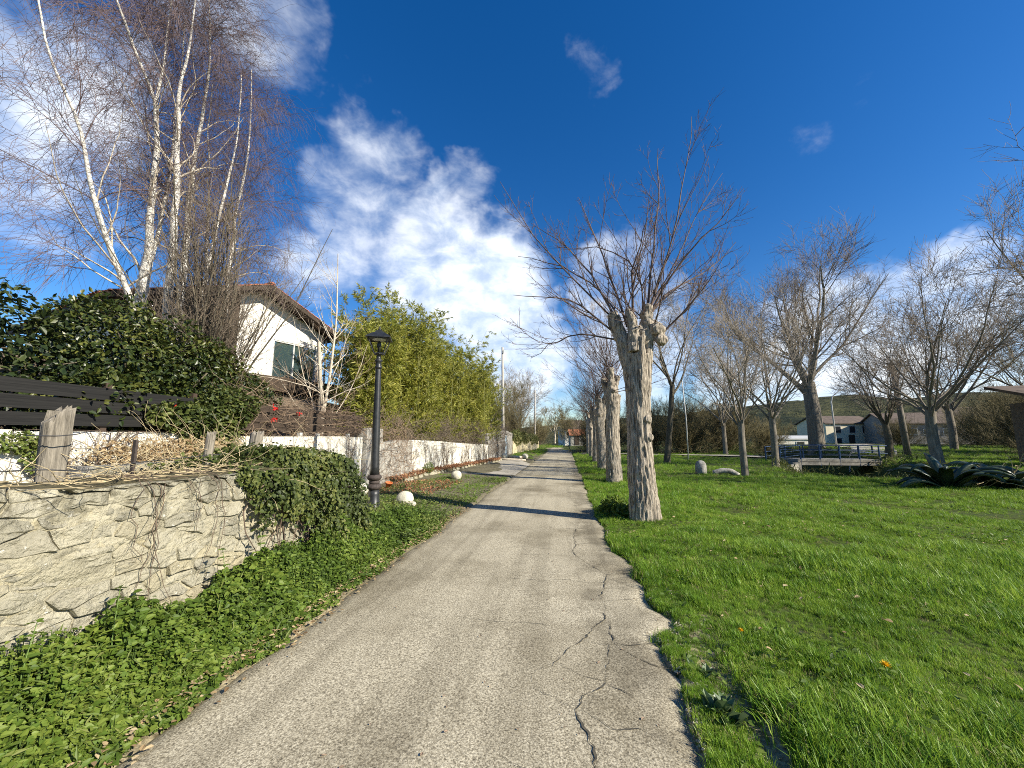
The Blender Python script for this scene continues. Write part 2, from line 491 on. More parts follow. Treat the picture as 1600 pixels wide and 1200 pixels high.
M['cast_iron'] = simple('cast_iron', (.022, .023, .023), 0.42, 0.4, 14.0, metallic=0.0, spec=0.5, bs=0.15)
M['rust_iron'] = simple('rusty_iron', (.055, .042, .035), 0.75, 0.5, 24.0)
M['diffuser'] = simple('lamp_diffuser', (.62, .64, .62), 0.3, 0.05, 3.0)
M['wire'] = simple('wire', (.05, .05, .05), 0.6, 0.1, 3.0)
M['blue_rail'] = simple('blue_paint', (.016, .055, .13), 0.45, 0.35, 8.0, bs=0.1)
M['pale_blue'] = simple('pale_blue_paint', (.42, .56, .66), 0.6, 0.12, 4.0)
M['concrete'] = simple('bridge_concrete', (.30, .275, .225), 0.93, 0.35, 3.0, bs=0.5)
M['terracotta'] = simple('terracotta', (.62, .17, .05), 0.8, 0.15, 8.0)
M['cream'] = simple('cream_render', (.66, .59, .42), 0.92, 0.12, 1.2)
M['grey_render'] = simple('grey_render', (.24, .22, .19), 0.92, 0.2, 1.2)
M['dark_glass'] = simple('dark_window', (.02, .022, .025), 0.15, 0.2, 2.0, spec=0.6)
M['shed_wood'] = simple('shed_planks', (.13, .10, .075), 0.85, 0.4, 7.0)
M['galv'] = simple('galvanised', (.50, .50, .47), 0.5, 0.1, 3.0)
# window glass of the house
m, t = new_mat('window_glass'); M['glass'] = m
gl = t.n('ShaderNodeBsdfGlossy', Color=(.85, .9, .9), Roughness=0.02)
df = t.n('ShaderNodeBsdfPrincipled', Base_Color=(.06, .10, .11), Roughness=0.1)
t.out_surface(t.n('ShaderNodeMixShader', Fac=0.5, i1=df, i2=gl))

# barks
M['pollard'] = bark_mat('pollard_bark', (.050, .038, .027), (.52, .445, .345), (30, 30, 3.4), bs=1.0, bd=0.05, rp=(0.38, 0.56))
M['shoot'] = simple('shoot_bark', (.12, .080, .062), 0.75, 0.5, 5.0)
M['dark_bark'] = bark_mat('dark_bark', (.045, .038, .028), (.17, .145, .10))
M['grey_bark'] = bark_mat('grey_bark', (.10, .085, .065), (.30, .26, .20))
M['twig_grey'] = simple('twig_grey', (.29, .245, .19), 0.8, 0.4, 1.0)
M['twig_brown'] = simple('twig_brown', (.18, .14, .10), 0.8, 0.4, 1.0)
M['twig_olive'] = simple('twig_olive', (.17, .14, .062), 0.8, 0.45, 0.6)
M['twig_birch'] = simple('twig_birch', (.15, .105, .10), 0.8, 0.4, 1.0)
M['dead_twig'] = simple('dead_twig', (.27, .19, .125), 0.9, 0.5, 6.0)
M['straw'] = simple('straw_stem', (.50, .40, .23), 0.9, 0.4, 8.0)
M['pale_bark'] = simple('pale_bark', (.50, .43, .33), 0.85, 0.35, 9.0)
M['vine'] = simple('vine_stem', (.12, .085, .06), 0.9, 0.5, 12.0)
m, t = new_mat('birch_bark'); M['birch'] = m
p = pos(t)
band = t.noise(t.vmath('MULTIPLY', p, (5, 5, 24)), 1.0, 3.0, 0.6)
c = t.ramp(band, [(0.30, (.07, .06, .055)), (0.40, (.58, .54, .46)), (0.6, (.76, .73, .66))])
c = t.mix(t.smooth(t.noise(p, 2.3, 4.0, 0.7), 0.60, 0.72), c, (.12, .10, .085))
finish(t, c, 0.75, band, 0.4, 0.01, spec=0.3)
# leaves
M['nettle'] = leaf_mat('weed_leaf', [(0.15, (.042, .075, .010)), (0.5, (.100, .160, .020)), (0.85, (.190, .245, .040))], 0.55, 0.28, 0.3)
M['verge_leaf'] = leaf_mat('verge_leaf', [(0.15, (.055, .085, .014)), (0.5, (.115, .165, .025)), (0.85, (.21, .23, .06))], 0.6, 0.28)
M['ivy'] = leaf_mat('ivy_leaf', [(0.15, (.028, .040, .010)), (0.5, (.062, .085, .018)), (0.85, (.160, .170, .045))], 0.5, 0.18, 0.28)
M['camellia'] = leaf_mat('camellia_leaf', [(0.15, (.016, .028, .008)), (0.5, (.040, .058, .012)), (0.88, (.130, .135, .028))], 0.36, 0.14, 0.4)
M['laurel'] = leaf_mat('laurel_leaf', [(0.15, (.012, .022, .008)), (0.5, (.026, .042, .012)), (0.88, (.070, .085, .022))], 0.45, 0.14, 0.35)
M['bamboo'] = leaf_mat('bamboo_leaf', [(0.15, (.095, .125, .012)), (0.45, (.245, .270, .032)), (0.85, (.52, .48, .11))], 0.5, 0.38)
M['bamboo_culm'] = simple('bamboo_culm', (.22, .22, .06), 0.5, 0.35, 4.0)
M['dry_leaf'] = leaf_mat('dry_leaf', [(0.15, (.18, .11, .05)), (0.5, (.40, .28, .14)), (0.85, (.55, .44, .26))], 0.8, 0.25)
M['russet_leaf'] = leaf_mat('russet_leaf', [(0.15, (.16, .06, .03)), (0.5, (.30, .13, .06)), (0.85, (.42, .25, .12))], 0.8, 0.2)
M['moss'] = leaf_mat('bank_leaf', [(0.15, (.060, .080, .016)), (0.5, (.12, .135, .030)), (0.85, (.20, .19, .06))], 0.7, 0.2)
M['grass'] = leaf_mat('grass_blade', [(0.12, (.070, .155, .010)), (0.5, (.158, .300, .021)), (0.88, (.345, .46, .062))], 0.45, 0.36, 0.3, instance=True)
M['agave'] = leaf_mat('agave_leaf', [(0.2, (.028, .045, .022)), (0.5, (.050, .074, .036)), (0.85, (.095, .12, .06))], 0.42, 0.04, 0.5, instance=True)
M['rosette'] = leaf_mat('rosette_leaf', [(0.2, (.045, .085, .028)), (0.5, (.085, .14, .045)), (0.85, (.16, .21, .09))], 0.4, 0.2)
M['petal'] = simple('yellow_petal', (.90, .58, .015), 0.6, 0.1, 8.0)
M['red_petal'] = simple('red_petal', (.62, .015, .012), 0.5, 0.2, 8.0)
M['stem'] = simple('green_stem', (.13, .20, .05), 0.6, 0.2, 8.0)
# hills
m, t = new_mat('hill_scrub'); M['hill'] = m
p = pos(t)
a = t.noise(p, 0.020, 6.0, 0.65); b = t.noise(p, 0.12, 5.0, 0.75)
c = t.ramp(b, [(0.32, (.020, .028, .014)), (0.52, (.060, .062, .026)), (0.72, (.11, .10, .045))])
c = t.mix(t.smooth(a, 0.50, 0.60), c, t.mix(1.0, c, (.35, .45, .5), 'MULTIPLY'))
finish(t, c, 0.95, b, 1.0, 4.0, spec=0.1)

# ================================================================== THE SETTING
def sstep(x, a, b):
    t = np.clip((np.asarray(x, float) - a) / (b - a), 0, 1)
    return t * t * (3 - 2 * t)
DITCH = np.array([(26, 60), (20.5, 44), (18.6, 31), (15.4, 24.5), (13.3, 20.0), (15.5, 17.6), (22, 16.6), (34, 15.6), (60, 15.6)], float)
def ditch_dist(x, y):
    best = np.full(np.shape(x), 1e9)
    for a, b in zip(DITCH[:-1], DITCH[1:]):
        ab = b - a
        t = np.clip(((x - a[0]) * ab[0] + (y - a[1]) * ab[1]) / (ab @ ab), 0, 1)
        best = np.minimum(best, np.hypot(x - a[0] - t * ab[0], y - a[1] - t * ab[1]))
    return best
ROAD_L, ROAD_R = -2.30, 0.66
def road_right(y):
    y = np.asarray(y, float)
    e = ROAD_R + 0.035 * fbm(xyz(y * 1.3, 0, 3.1), 3, 5) + 0.03 * vnoise(xyz(y * 6, 0, 9.0), 8)
    e += 0.19 * np.exp(-((y - 3.80) / 0.24) ** 2) + 0.20 * np.exp(-((y - 4.9) / 1.0) ** 2) + 0.10 * np.exp(-((y - 2.9) / .35) ** 2)
    e += 0.028 * fbm(xyz(y * 12.0, 2.2, 7.7), 4, 44) * sstep(-y, -9, -6)
    e += 0.22 * sstep(y, 1.2, 0.2)
    return e
def road_left(y):
    y = np.asarray(y, float)
    return ROAD_L + 0.05 * fbm(xyz(y * 0.9, 4.0, 1.1), 3, 15) + 0.02 * vnoise(xyz(y * 7, 0, 2.0), 3)
def H(x, y):
    """height of the open ground"""
    x = np.asarray(x, float); y = np.asarray(y, float)
    h = 0.035 * fbm(xyz(x * 0.5, y * 0.5, 0), 3, 21) + 0.016
    h = h + 0.03 * sstep(x, 0.6, 2.0)
    h = h + 0.10 * sstep(-x, 2.4, 4.5)
    h = h + 0.45 * sstep(y, 28, 40) * sstep(x, 13, 22) + 0.25 * sstep(x, 17, 24) * sstep(y, 17, 24)
    h = h - 1.5 * sstep(ditch_dist(x, y), 3.3, 1.0)
    inroad = sstep(x - road_left(y), -.01, .12) * sstep(road_right(y) - x, -.01, .12)
    h = h - (0.02 + np.maximum(h, 0)) * inroad
    h = h - 0.06 * inroad
    # rutted bare strip beside the road on the right
    h = h - 0.045 * np.exp(-((x - 1.02 + 0.05 * (y - 2.5)) / 0.12) ** 2) * sstep(-y, -4.0, -2.6)
    return h
def grid_mesh(name, xs, ys, hf, mat, smooth=True):
    X, Y = np.meshgrid(xs, ys)
    V = np.stack([X, Y, hf(X, Y)], -1).reshape(-1, 3)
    nx, ny = len(xs), len(ys)
    i = np.arange(nx - 1)[None, :] + np.arange(ny - 1)[:, None] * nx
    F = np.stack([i, i + 1, i + 1 + nx, i + nx], -1).reshape(-1, 4)
    return mesh_np(name, V, [F], mat, smooth)
xs = np.unique(np.concatenate([np.array([-1500, -700, -300, -150, -80, -50, -35, -25, -18]), np.arange(-14, 4, .25), np.arange(-2.7, -2.0, .06), np.arange(.3, 1.35, .05), np.arange(4, 30, .35), np.arange(30, 62, 1.0), np.array([70, 90, 130, 220, 400, 800, 1500])]))
ys = np.unique(np.concatenate([np.array([-300, -60, -20, -8]), np.arange(-3, 12, .2), np.arange(12, 48, .35), np.arange(48, 80, 1.5), np.array([90, 110, 150, 220, 400, 800, 1800])]))
ground = link('ground', grid_mesh('ground', xs, ys, H, M['ground']))
tag(ground, 'grassy ground of the meadow and verges on both sides of the road', None, None, 'structure')

# the road: straight to about 60 m, then bending left
yy = np.unique(np.concatenate([np.arange(-3, 10, .06), np.arange(10, 30, .2), np.arange(30, 60, .6), np.arange(60, 66, .4)]))
u = np.linspace(0, 1, 30)
cx = -1.5 * sstep(yy, 50, 66) * 2.0
Lx, Rx = road_left(yy) + cx, road_right(yy) + cx + 2.0 * sstep(yy, 58, 66)
Xr = Lx[:, None] * (1 - u) + Rx[:, None] * u
Yr = np.repeat(yy[:, None], 30, 1)
Zr = 0.012 + 0.018 * (1 - (2 * u - 1) ** 2)[None] + 0.008 * fbm(xyz(Xr * 0.8, Yr * 0.5, 0), 3, 31) - 0.004 * np.abs(vnoise(xyz(Xr * 9, Yr * 9, 0), 4))
Zr = Zr + 0.03 * sstep(Yr, 40, 66)
Zr[:, 0] -= 0.05; Zr[:, -1] -= 0.035
Vr = np.stack([Xr, Yr, Zr], -1).reshape(-1, 3)
i = np.arange(29)[None] + np.arange(len(yy) - 1)[:, None] * 30
road = link('road', mesh_np('road', Vr, [np.stack([i, i + 1, i + 31, i + 30], -1).reshape(-1, 4)], M['road'], True))
tag(road, 'worn pale concrete lane running straight away from the viewer', None, None, 'structure')
mb = MB()
for q in range(14):
    a0, a1 = q / 14.0, (q + 1) / 14.0
    def bend(a, r):
        ang = a * math.radians(75)
        cx0, cy0 = -10.5, 65.2
        return (cx0 + r * math.cos(ang), cy0 + r * math.sin(ang), 0.045)
    mb.poly([bend(a0, 4.6), bend(a0, 10.0), bend(a1, 10.0), bend(a1, 4.6)])
link('road_bend', mb.mesh('road_bend', M['road']), road)

def road_z(x, y):
    un = (x - road_left(y)) / (road_right(y) - road_left(y))
    return 0.012 + 0.018 * (1 - (2 * un - 1) ** 2) + 0.008 * fbm(xyz(x * 0.8, y * 0.5, 0), 3, 31)
def crack(pts, w, seed):
    """a dirt-filled crack: an irregular ribbon"""
    r = np.random.default_rng(seed)
    L = sum(math.hypot(b[0] - a[0], b[1] - a[1]) for a, b in zip(pts[:-1], pts[1:]))
    K = max(8, int(L / 0.025))
    P = np.array([(a, b, 0) for a, b in pts], float)
    d = np.concatenate([[0], np.cumsum(np.linalg.norm(np.diff(P, axis=0), axis=1))])
    tt = np.linspace(0, d[-1], K)
    x = np.interp(tt, d, P[:, 0]); y = np.interp(tt, d, P[:, 1])
    x = x + 0.035 * fbm(xyz(tt * 3.5, seed, 0), 5, seed) + .006 * r.normal(size=K); y = y + 0.035 * fbm(xyz(tt * 3.5, seed + 9, 0), 5, seed + 3)
    ww = .50 * w * (.10 + 1.1 * np.abs(fbm(xyz(tt * 7, seed, 5), 3, seed + 7))) * np.minimum(1, np.minimum(tt, d[-1] - tt) / 0.08 + 0.15)
    ww = np.maximum(ww, .0008)
    T = nrm(np.stack([np.gradient(x), np.gradient(y)], -1))
    nx_, ny_ = -T[:, 1], T[:, 0]
    z = road_z(x, y) + 0.004
    V = np.concatenate([np.stack([x + nx_ * ww, y + ny_ * ww, z], -1), np.stack([x - nx_ * ww, y - ny_ * ww, z], -1)])
    i = np.arange(K - 1)
    return link('crack', mesh_np('crack', V, [np.stack([i, i + 1, i + 1 + K, i + K], -1)], M['crack']), road)
crack([(.16, 7.3), (.12, 6.2), (.10, 5.6), (.30, 5.25), (.42, 4.95), (.38, 4.7), (.33, 4.35), (.36, 4.0), (.34, 3.75), (.12, 3.42), (-.03, 3.2), (-.10, 3.0)], .011, 1)
crack([(-.10, 3.0), (.08, 2.90), (.22, 2.88)], .007, 2)
crack([(.42, 4.95), (.58, 5.02), (.80, 5.05)], .010, 3)
crack([(.34, 3.75), (.30, 3.5), (.34, 3.35), (.60, 3.40), (.86, 3.50)], .012, 4)
crack([(.33, 3.35), (.28, 3.1), (.24, 2.88), (.10, 2.70), (.04, 2.55), (.08, 2.35), (.10, 2.15), (.16, 1.9), (.14, 1.6)], .013, 5)
crack([(.10, 3.38), (.20, 3.30), (.33, 3.33)], .006, 6)
crack([(.22, 2.88), (.33, 2.80), (.38, 2.72)], .006, 7)
crack([(.10, 2.70), (.18, 2.66)], .010, 8)
crack([(.10, 5.55), (-.25, 5.62), (-.6, 5.55)], .005, 9)
crack([(-.15, 4.55), (-.45, 4.60), (-.95, 4.66), (-1.3, 4.60)], .005, 10)
crack([(.16, 7.25), (-.55, 7.28), (-1.3, 7.18)], .005, 11)
crack([(.36, 4.15), (.58, 4.22), (.85, 4.25)], .007, 12)
crack([(.44, 4.90), (.56, 4.72), (.70, 4.52), (.92, 4.40)], .010, 13)
crack([(.16, 7.25), (.45, 7.35), (.72, 7.25)], .006, 14)
crack([(.12, 6.2), (.35, 6.35), (.62, 6.30)], .005, 15)
crack([(.38, 4.7), (.20, 4.62), (.02, 4.66), (-.3, 4.58)], .005, 16)
crack([(.34, 3.35), (.48, 3.15), (.66, 3.05), (.80, 3.10)], .006, 17)
crack([(.04, 2.55), (.20, 2.45), (.34, 2.50), (.55, 2.38)], .005, 18)
crack([(-.10, 3.0), (-.22, 2.85), (-.20, 2.70), (.04, 2.55)], .005, 19)
crack([(.10, 2.15), (-.12, 2.10), (-.35, 2.16)], .004, 20)
crack([(-1.0, 3.6), (-.7, 3.55), (-.4, 3.62), (-.15, 3.55)], .004, 21)
crack([(-.9, 5.9), (-.5, 5.95), (.1, 5.85)], .004, 22)

# concrete apron branching left towards the gate, and footpaths across the meadow
def strip(name, pts, w, z, mat, parent=None):
    P = poly_resample([(a, b, 0) for a, b in pts], 40)
    T = nrm(np.gradient(P, axis=0)); nn = np.stack([-T[:, 1], T[:, 0], 0 * T[:, 0]], -1)
    wv = w * (1 + 0.12 * vnoise(xyz(np.arange(40) * .7, 1, 1), 4))[:, None]
    V = np.concatenate([P + nn * wv / 2, P - nn * wv / 2])
    V[:, 2] = (H(V[:, 0], V[:, 1]) if z is None else z) + 0.07
    i = np.arange(39)
    return link(name, mesh_np(name, V, [np.stack([i, i + 1, i + 41, i + 40], -1)], mat, True), parent)
mb = MB()
ap = [(-4.6, 16.6), (-2.20, 16.9), (-2.16, 24.5), (-3.1, 27.0), (-4.55, 27.0), (-4.95, 22.0)]
mb.poly([(x, y, 0.125 if x < -3 else 0.035) for x, y in ap])
ap_o = mb.obj('driveway_apron', M['apron'])
tag(ap_o, 'pale concrete driveway strip joining the lane from the left', None, None, 'structure')
tag(strip('footpath', [(1.4, 40.5), (6, 39.6), (10, 38.7), (14, 36.6), (16.2, 32.5), (16.4, 31.2)], 1.9, None, M['apron']), 'pale footpath crossing the meadow to the footbridge', None, None, 'structure')
tag(strip('far_path', [(21.5, 31.5), (25, 36), (32, 52), (42, 62), (60, 66)], 2.6, None, M['apron']), 'pale track beyond the footbridge leading to the farm buildings', None, None, 'structure')

# hills on the horizon
az = np.radians(np.linspace(-80, 85, 150)); rr_ = np.concatenate([np.linspace(95, 300, 16), np.linspace(330, 900, 14)])
A, Rg = np.meshgrid(az, rr_)
Xh, Yh = Rg * np.sin(A), Rg * np.cos(A)
prof = np.interp(np.degrees(az), [-80, -40, -15, 0, 10, 25, 40, 50, 85], [20, 14, 9, 16, 26, 30, 27, 24, 30])
Zh = prof[None] * sstep(Rg, 95, 300) * (0.8 + 0.25 * fbm(xyz(Xh * .012, Yh * .012, 0), 3, 9)) + 1.6 * fbm(xyz(Xh * .05, Yh * .05, 0), 3, 19) * sstep(Rg, 95, 140) - 0.3
i = np.arange(149)[None] + np.arange(len(rr_) - 1)[:, None] * 150
hills = link('hills', mesh_np('hills', np.stack([Xh, Yh, Zh], -1).reshape(-1, 3), [np.stack([i, i + 1, i + 151, i + 150], -1).reshape(-1, 4)], M['hill'], True))
tag(hills, 'low scrub covered hills along the horizon', None, None, 'structure')

# the raised terrace behind the near stone wall and the raised garden behind the white wall
def wall_x(y):
    return np.interp(y, [-3, 11.0, 13.5, 15.3, 24.65, 37, 62], [-6.0, -6.0, -6.2, -6.23, -5.0, -5.3, -3.7])
ty = np.arange(-2.0, 5.1, .125); tx = np.linspace(-6.05, -3.30, 24)
terr = link('terrace', grid_mesh('terrace', tx, ty, lambda x, y: 0.98 + 0.05 * fbm(xyz(x * 2, y * 2, 0), 3, 41) - 1.03 * sstep(y, 4.3, 4.9), M['soil']))
tag(terr, 'raised bare earth terrace behind the near stone wall', None, None, 'structure')
gy = np.arange(-4, 62, .5); go = np.array([0, .4, .9, 1.5, 2.2, 3, 4, 5, 6.5, 9, 14, 25, 45])
GO, GY = np.meshgrid(go, gy)
def garden_z(off, y):
    lo = np.interp(y, [-4, 11, 14, 24, 30, 45, 62], [1.55, 1.5, 1.2, .95, .8, .6, .3])
    hi = np.interp(y, [-4, 20, 27, 40, 62], [3.3, 3.3, 2.2, 1.4, .6])
    return lo + (hi - lo) * sstep(off, 0.2, 5.0)
GZ = garden_z(GO, GY) + 0.06 * fbm(xyz(GO, GY, 0), 3, 51)
i = np.arange(len(go) - 1)[None] + np.arange(len(gy) - 1)[:, None] * len(go)
gar = link('garden_ground', mesh_np('garden_ground', np.stack([wall_x(GY) - .14 - GO, GY, GZ], -1).reshape(-1, 3), [np.stack([i, i + 1, i + 1 + len(go), i + len(go)], -1).reshape(-1, 4)], M['soil'], True))
tag(gar, 'raised earth of the garden behind the white wall', None, None, 'structure')
def garden_at(x, y):
    return float(garden_z(np.array(wall_x(y) - .14 - x), np.array(y)))

# ================================================================== NEAR STONE WALL
WX, WTOP = -3.10, 1.30
wall = thing('stone_wall', 'low rubble stone retaining wall of cream limestone beside the lane', 'wall', (WX, 0, 0))
wy = np.arange(0.4, 4.95, .018); wz = np.arange(-0.1, WTOP + .001, .016)
Yw, Zw = np.meshgrid(wy, wz)
topv = 0.035 * fbm(xyz(Yw * 1.7, 0, 0), 3, 61)
Zw2 = Zw + topv * (Zw / WTOP)
def mortar_x(y, z):
    return 0.001 + 0.014 * fbm(xyz(y * 2.2, z * 4.5, 0), 4, 62) + 0.016 * vnoise(xyz(y * 6, z * 11, 0), 63) + .009 * vnoise(xyz(y * 24, z * 34, 0), 65) + .005 * vnoise(xyz(y * 60, z * 70, 0), 69) - 0.05 * sstep(z, WTOP - 0.10, WTOP + 0.02)
Xw = mortar_x(Yw, Zw)
Vf = np.stack([Xw, Yw, Zw2], -1).reshape(-1, 3)
ny_, nz_ = len(wy), len(wz)
i = np.arange(ny_ - 1)[None] + np.arange(nz_ - 1)[:, None] * ny_
Ff = np.stack([i, i + 1, i + 1 + ny_, i + ny_], -1).reshape(-1, 4)
mb = MB().add(Vf, [Ff])
# rough mossy top, and the end face
tops = np.linspace(0, 1, 8)
Vt = []
for s_ in tops:
    xx = -0.055 - 0.42 * s_
    Vt.append(np.stack([np.full(ny_, xx) + (Xw[-1] + 0.055) * (1 - s_), wy, Zw2[-1] + 0.03 * math.sin(s_ * 3.0) + 0.03 * s_ * fbm(xyz(wy * 6, s_ * 3, 0), 3, 64)], -1))
Vt = np.concatenate(Vt)
link('mortar', mb.mesh('mortar', M['mortar'], True), wall)
i = np.arange(ny_ - 1)[None] + np.arange(7)[:, None] * ny_
link('wall_top', mesh_np('wall_top', Vt, [np.stack([i, i + 1, i + 1 + ny_, i + ny_], -1).reshape(-1, 4)], M['moss_top'], True), wall)
MB().box((-.26, 4.93, .6), (.46, .06, 1.3)).obj('wall_end', M['mortar'], wall)
# a set of loose rough stone shapes, shared by the edging and the wall fragment
rng = np.random.default_rng(11)
def stone_mesh(k):
    r = np.random.default_rng(100 + k)
    n = 11
    a = np.arange(n) * 2 * np.pi / n + r.uniform(-.22, .22, n)
    e = 0.72
    ox = 0.5 * np.sign(np.cos(a)) * np.abs(np.cos(a)) ** e * r.uniform(.70, 1.06, n)
    oz = 0.5 * np.sign(np.sin(a)) * np.abs(np.sin(a)) ** e * r.uniform(.66, 1.08, n)
    lip = np.where(oz < 0.05, 1.0, -0.5)
    rings = []
    for f, dpt in ((1.0, -1.6), (0.97, 0.15), (0.84, 0.85), (0.45, 1.0)):
        rings.append(np.stack([dpt * (0.55 + 0.45 * lip) * (1 if dpt < 0 else 1) + (r.uniform(-.35, .30, n) if f < .98 else 0), ox * f, oz * f], -1))
    V = np.concatenate(rings + [np.array([[1.0 + r.uniform(-.2, .1), 0, 0]])])
    i = np.arange(n); j = (i + 1) % n
    F4 = np.concatenate([np.stack([i + q * n, j + q * n, j + (q + 1) * n, i + (q + 1) * n], -1) for q in range(3)])
    F3 = np.stack([i + 3 * n, j + 3 * n, np.full(n, 4 * n)], -1)
    return mesh_np('stone', V, [F4, F3], M['stone'], False)
SHAPES = [stone_mesh(k) for k in range(28)]
for me in SHAPES:
    me.polygons.foreach_set('use_smooth', np.ones(len(me.polygons), dtype=bool))
# the stones of the near wall: an irregular packing, every stone its own piece
rng = np.random.default_rng(12)
pts_ = []
z = 0.10
while z < WTOP + .12:
    hgt = rng.uniform(.07, .135)
    y = 0.7 + rng.uniform(0, .2)
    while y < 4.9:
        L_ = rng.choice([.12, .18, .28, .40]) * rng.uniform(.8, 1.2)
        pts_.append((y + L_ / 2 + rng.normal() * .02, z + hgt / 2 + rng.normal() * .022))
        y += L_
    z += hgt
pts_ = np.array(pts_)
AN = 2.3                                   # stones lie flat: cells are measured with z stretched
Q = pts_ * np.array([1.0, AN])
def clip_cell(k):
    c = Q[k]
    poly = [c + np.array(v) for v in ((-.3, -.3), (.3, -.3), (.3, .3), (-.3, .3))]
    dist = np.linalg.norm(Q - c, axis=1)
    for j in np.argsort(dist)[1:16]:
        m_ = (Q[j] + c) / 2; nn = Q[j] - c
        out = []
        for a_, b_ in zip(poly, poly[1:] + poly[:1]):
            da, db = (a_ - m_) @ nn, (b_ - m_) @ nn
            if da <= 0: out.append(a_)
            if (da < 0) != (db < 0): out.append(a_ + (b_ - a_) * (da / (da - db)))
        poly = out
        if len(poly) < 3: return None
    return np.array(poly) / np.array([1.0, AN])
nst = 0
order = np.argsort(-((pts_[:, 0] < 4.6) * 1.0))
for k in order:
    if nst >= 296: break
    cell = clip_cell(k)
    if cell is None: continue
    zmin, zmax = cell[:, 1].min(), cell[:, 1].max()
    if zmax < .18 or zmin > WTOP - .03: continue
    o_ = []
    for a_, b_ in zip(cell, np.roll(cell, -1, 0)):
        m_ = max(1, int(round(np.linalg.norm(b_ - a_) / .055)))
        o_ += [a_ + (b_ - a_) * q / m_ for q in range(m_)]
    o_ = np.array(o_)
    o_ += .016 * np.stack([vnoise(xyz(o_[:, 0] * 9, o_[:, 1] * 9, 1), 66), vnoise(xyz(o_[:, 0] * 9, o_[:, 1] * 9, 5), 67)], -1)
    o_[:, 1] = np.minimum(o_[:, 1], WTOP + .035 * fbm(xyz(o_[:, 0] * 1.7, 0, 0), 3, 61) - .006)
    c = o_.mean(0)
    rad = np.linalg.norm(o_ - c, axis=1, keepdims=True)
    gap = rng.uniform(.002, .014)
    o_ = c + (o_ - c) * np.clip(1 - gap / np.maximum(rad, .02), .4, 1)
    n = len(o_)
    if n < 4: continue
    hh = rng.uniform(-.004, .030); tz = rng.uniform(-.02, .22); ty_ = rng.normal() * .06
    def ring(f, dx, jit):
        w = c + (o_ - c) * f
        xx = hh + dx - tz * (w[:, 1] - c[1]) + ty_ * (w[:, 0] - c[0]) + jit * vnoise(xyz(w[:, 0] * 21, w[:, 1] * 21, 3), 68)
        return np.stack([xx, w[:, 0] - c[0], w[:, 1] - c[1]], -1)
    V = np.concatenate([ring(1.0, -.05, 0), ring(.985, -.007, .008), ring(.88, .001, .012), ring(.5, .003, .018), np.array([[hh + .003 + rng.normal() * .004, 0, 0]])])
    i = np.arange(n); j = (i + 1) % n
    F4 = np.concatenate([np.stack([i + q * n, j + q * n, j + (q + 1) * n, i + (q + 1) * n], -1) for q in range(3)])
    F3 = np.stack([i + 3 * n, j + 3 * n, np.full(n, 4 * n)], -1)
    link('stone', mesh_np('stone', V, [F4, F3], M['stone'], False), wall, (float(mortar_x(c[0:1], c[1:2])[0]) * .4, c[0], c[1]))
    nst += 1

# ================================================================== WHITE WALL, FENCE, PILLARS
ww = thing('white_wall', 'whitewashed garden wall behind the terrace with a black board fence on top', 'wall', (-6.0, 0, 0))
def wavy_box(mb, y0, y1, z0, z1, thick, res=.12, amp=.012, seed=3):
    ya = np.linspace(y0, y1, max(2, int((y1 - y0) / res) + 1)); za = np.linspace(z0, z1, max(2, int((z1 - z0) / res) + 1))
    Yg, Zg = np.meshgrid(ya, za)
    Xg = amp * fbm(xyz(Yg * 2.1, Zg * 2.1, seed), 3, seed)
    Zg = Zg + (amp * 1.6 * vnoise(xyz(Yg * 1.1, seed, 0), seed)) * (Zg - z0) / max(.01, z1 - z0)
    n1 = len(ya)
    i = np.arange(n1 - 1)[None] + np.arange(len(za) - 1)[:, None] * n1
    mb.add(np.stack([Xg, Yg, Zg], -1).reshape(-1, 3), [np.stack([i, i + 1, i + 1 + n1, i + n1], -1).reshape(-1, 4)])
    # top, back and ends
    tp = np.stack([Xg[-1], ya, Zg[-1]], -1); tb = tp.copy(); tb[:, 0] = -thick
    i = np.arange(n1 - 1)
    mb.add(np.concatenate([tp, tb]), [np.stack([i, i + 1, i + 1 + n1, i + n1], -1)])
    mb.box((-thick / 2 - .02, (y0 + y1) / 2, (z0 + z1) / 2 - .03), (thick - .04, y1 - y0 - .01, z1 - z0 - .06))
    return mb
# the nearest stretch still shows its blocks
for r_ in range(4):
    for c_ in range(4):
        y0 = 1.0 + c_ * 1.02 + (0.5 if r_ % 2 else 0)
        mb = wavy_box(MB(), y0, y0 + 1.0, .80 + r_ * .225, .80 + r_ * .225 + .212, .25, .1, .008, 70 + r_ * 5 + c_)
        mb.obj('block', M['white'], ww)
wavy_box(MB(), 0.9, 5.6, .5, 1.69, .22, .2, .006, 78).obj('bedding', M['cement'], ww, loc=(-.022, 0, 0))
wavy_box(MB(), 5.58, 11.05, .0, 1.645, .25, .1, .014, 71).obj('render', M['white'], ww)
MB().box((-.10, 11.6, .94), (.42, 1.05, 1.94)).obj('pillar', M['cement'], ww)
wavy_box(MB(), 12.16, 14.95, 0, 1.50, .25, .1, .03, 73).obj('grey_render', M['cement'], ww)
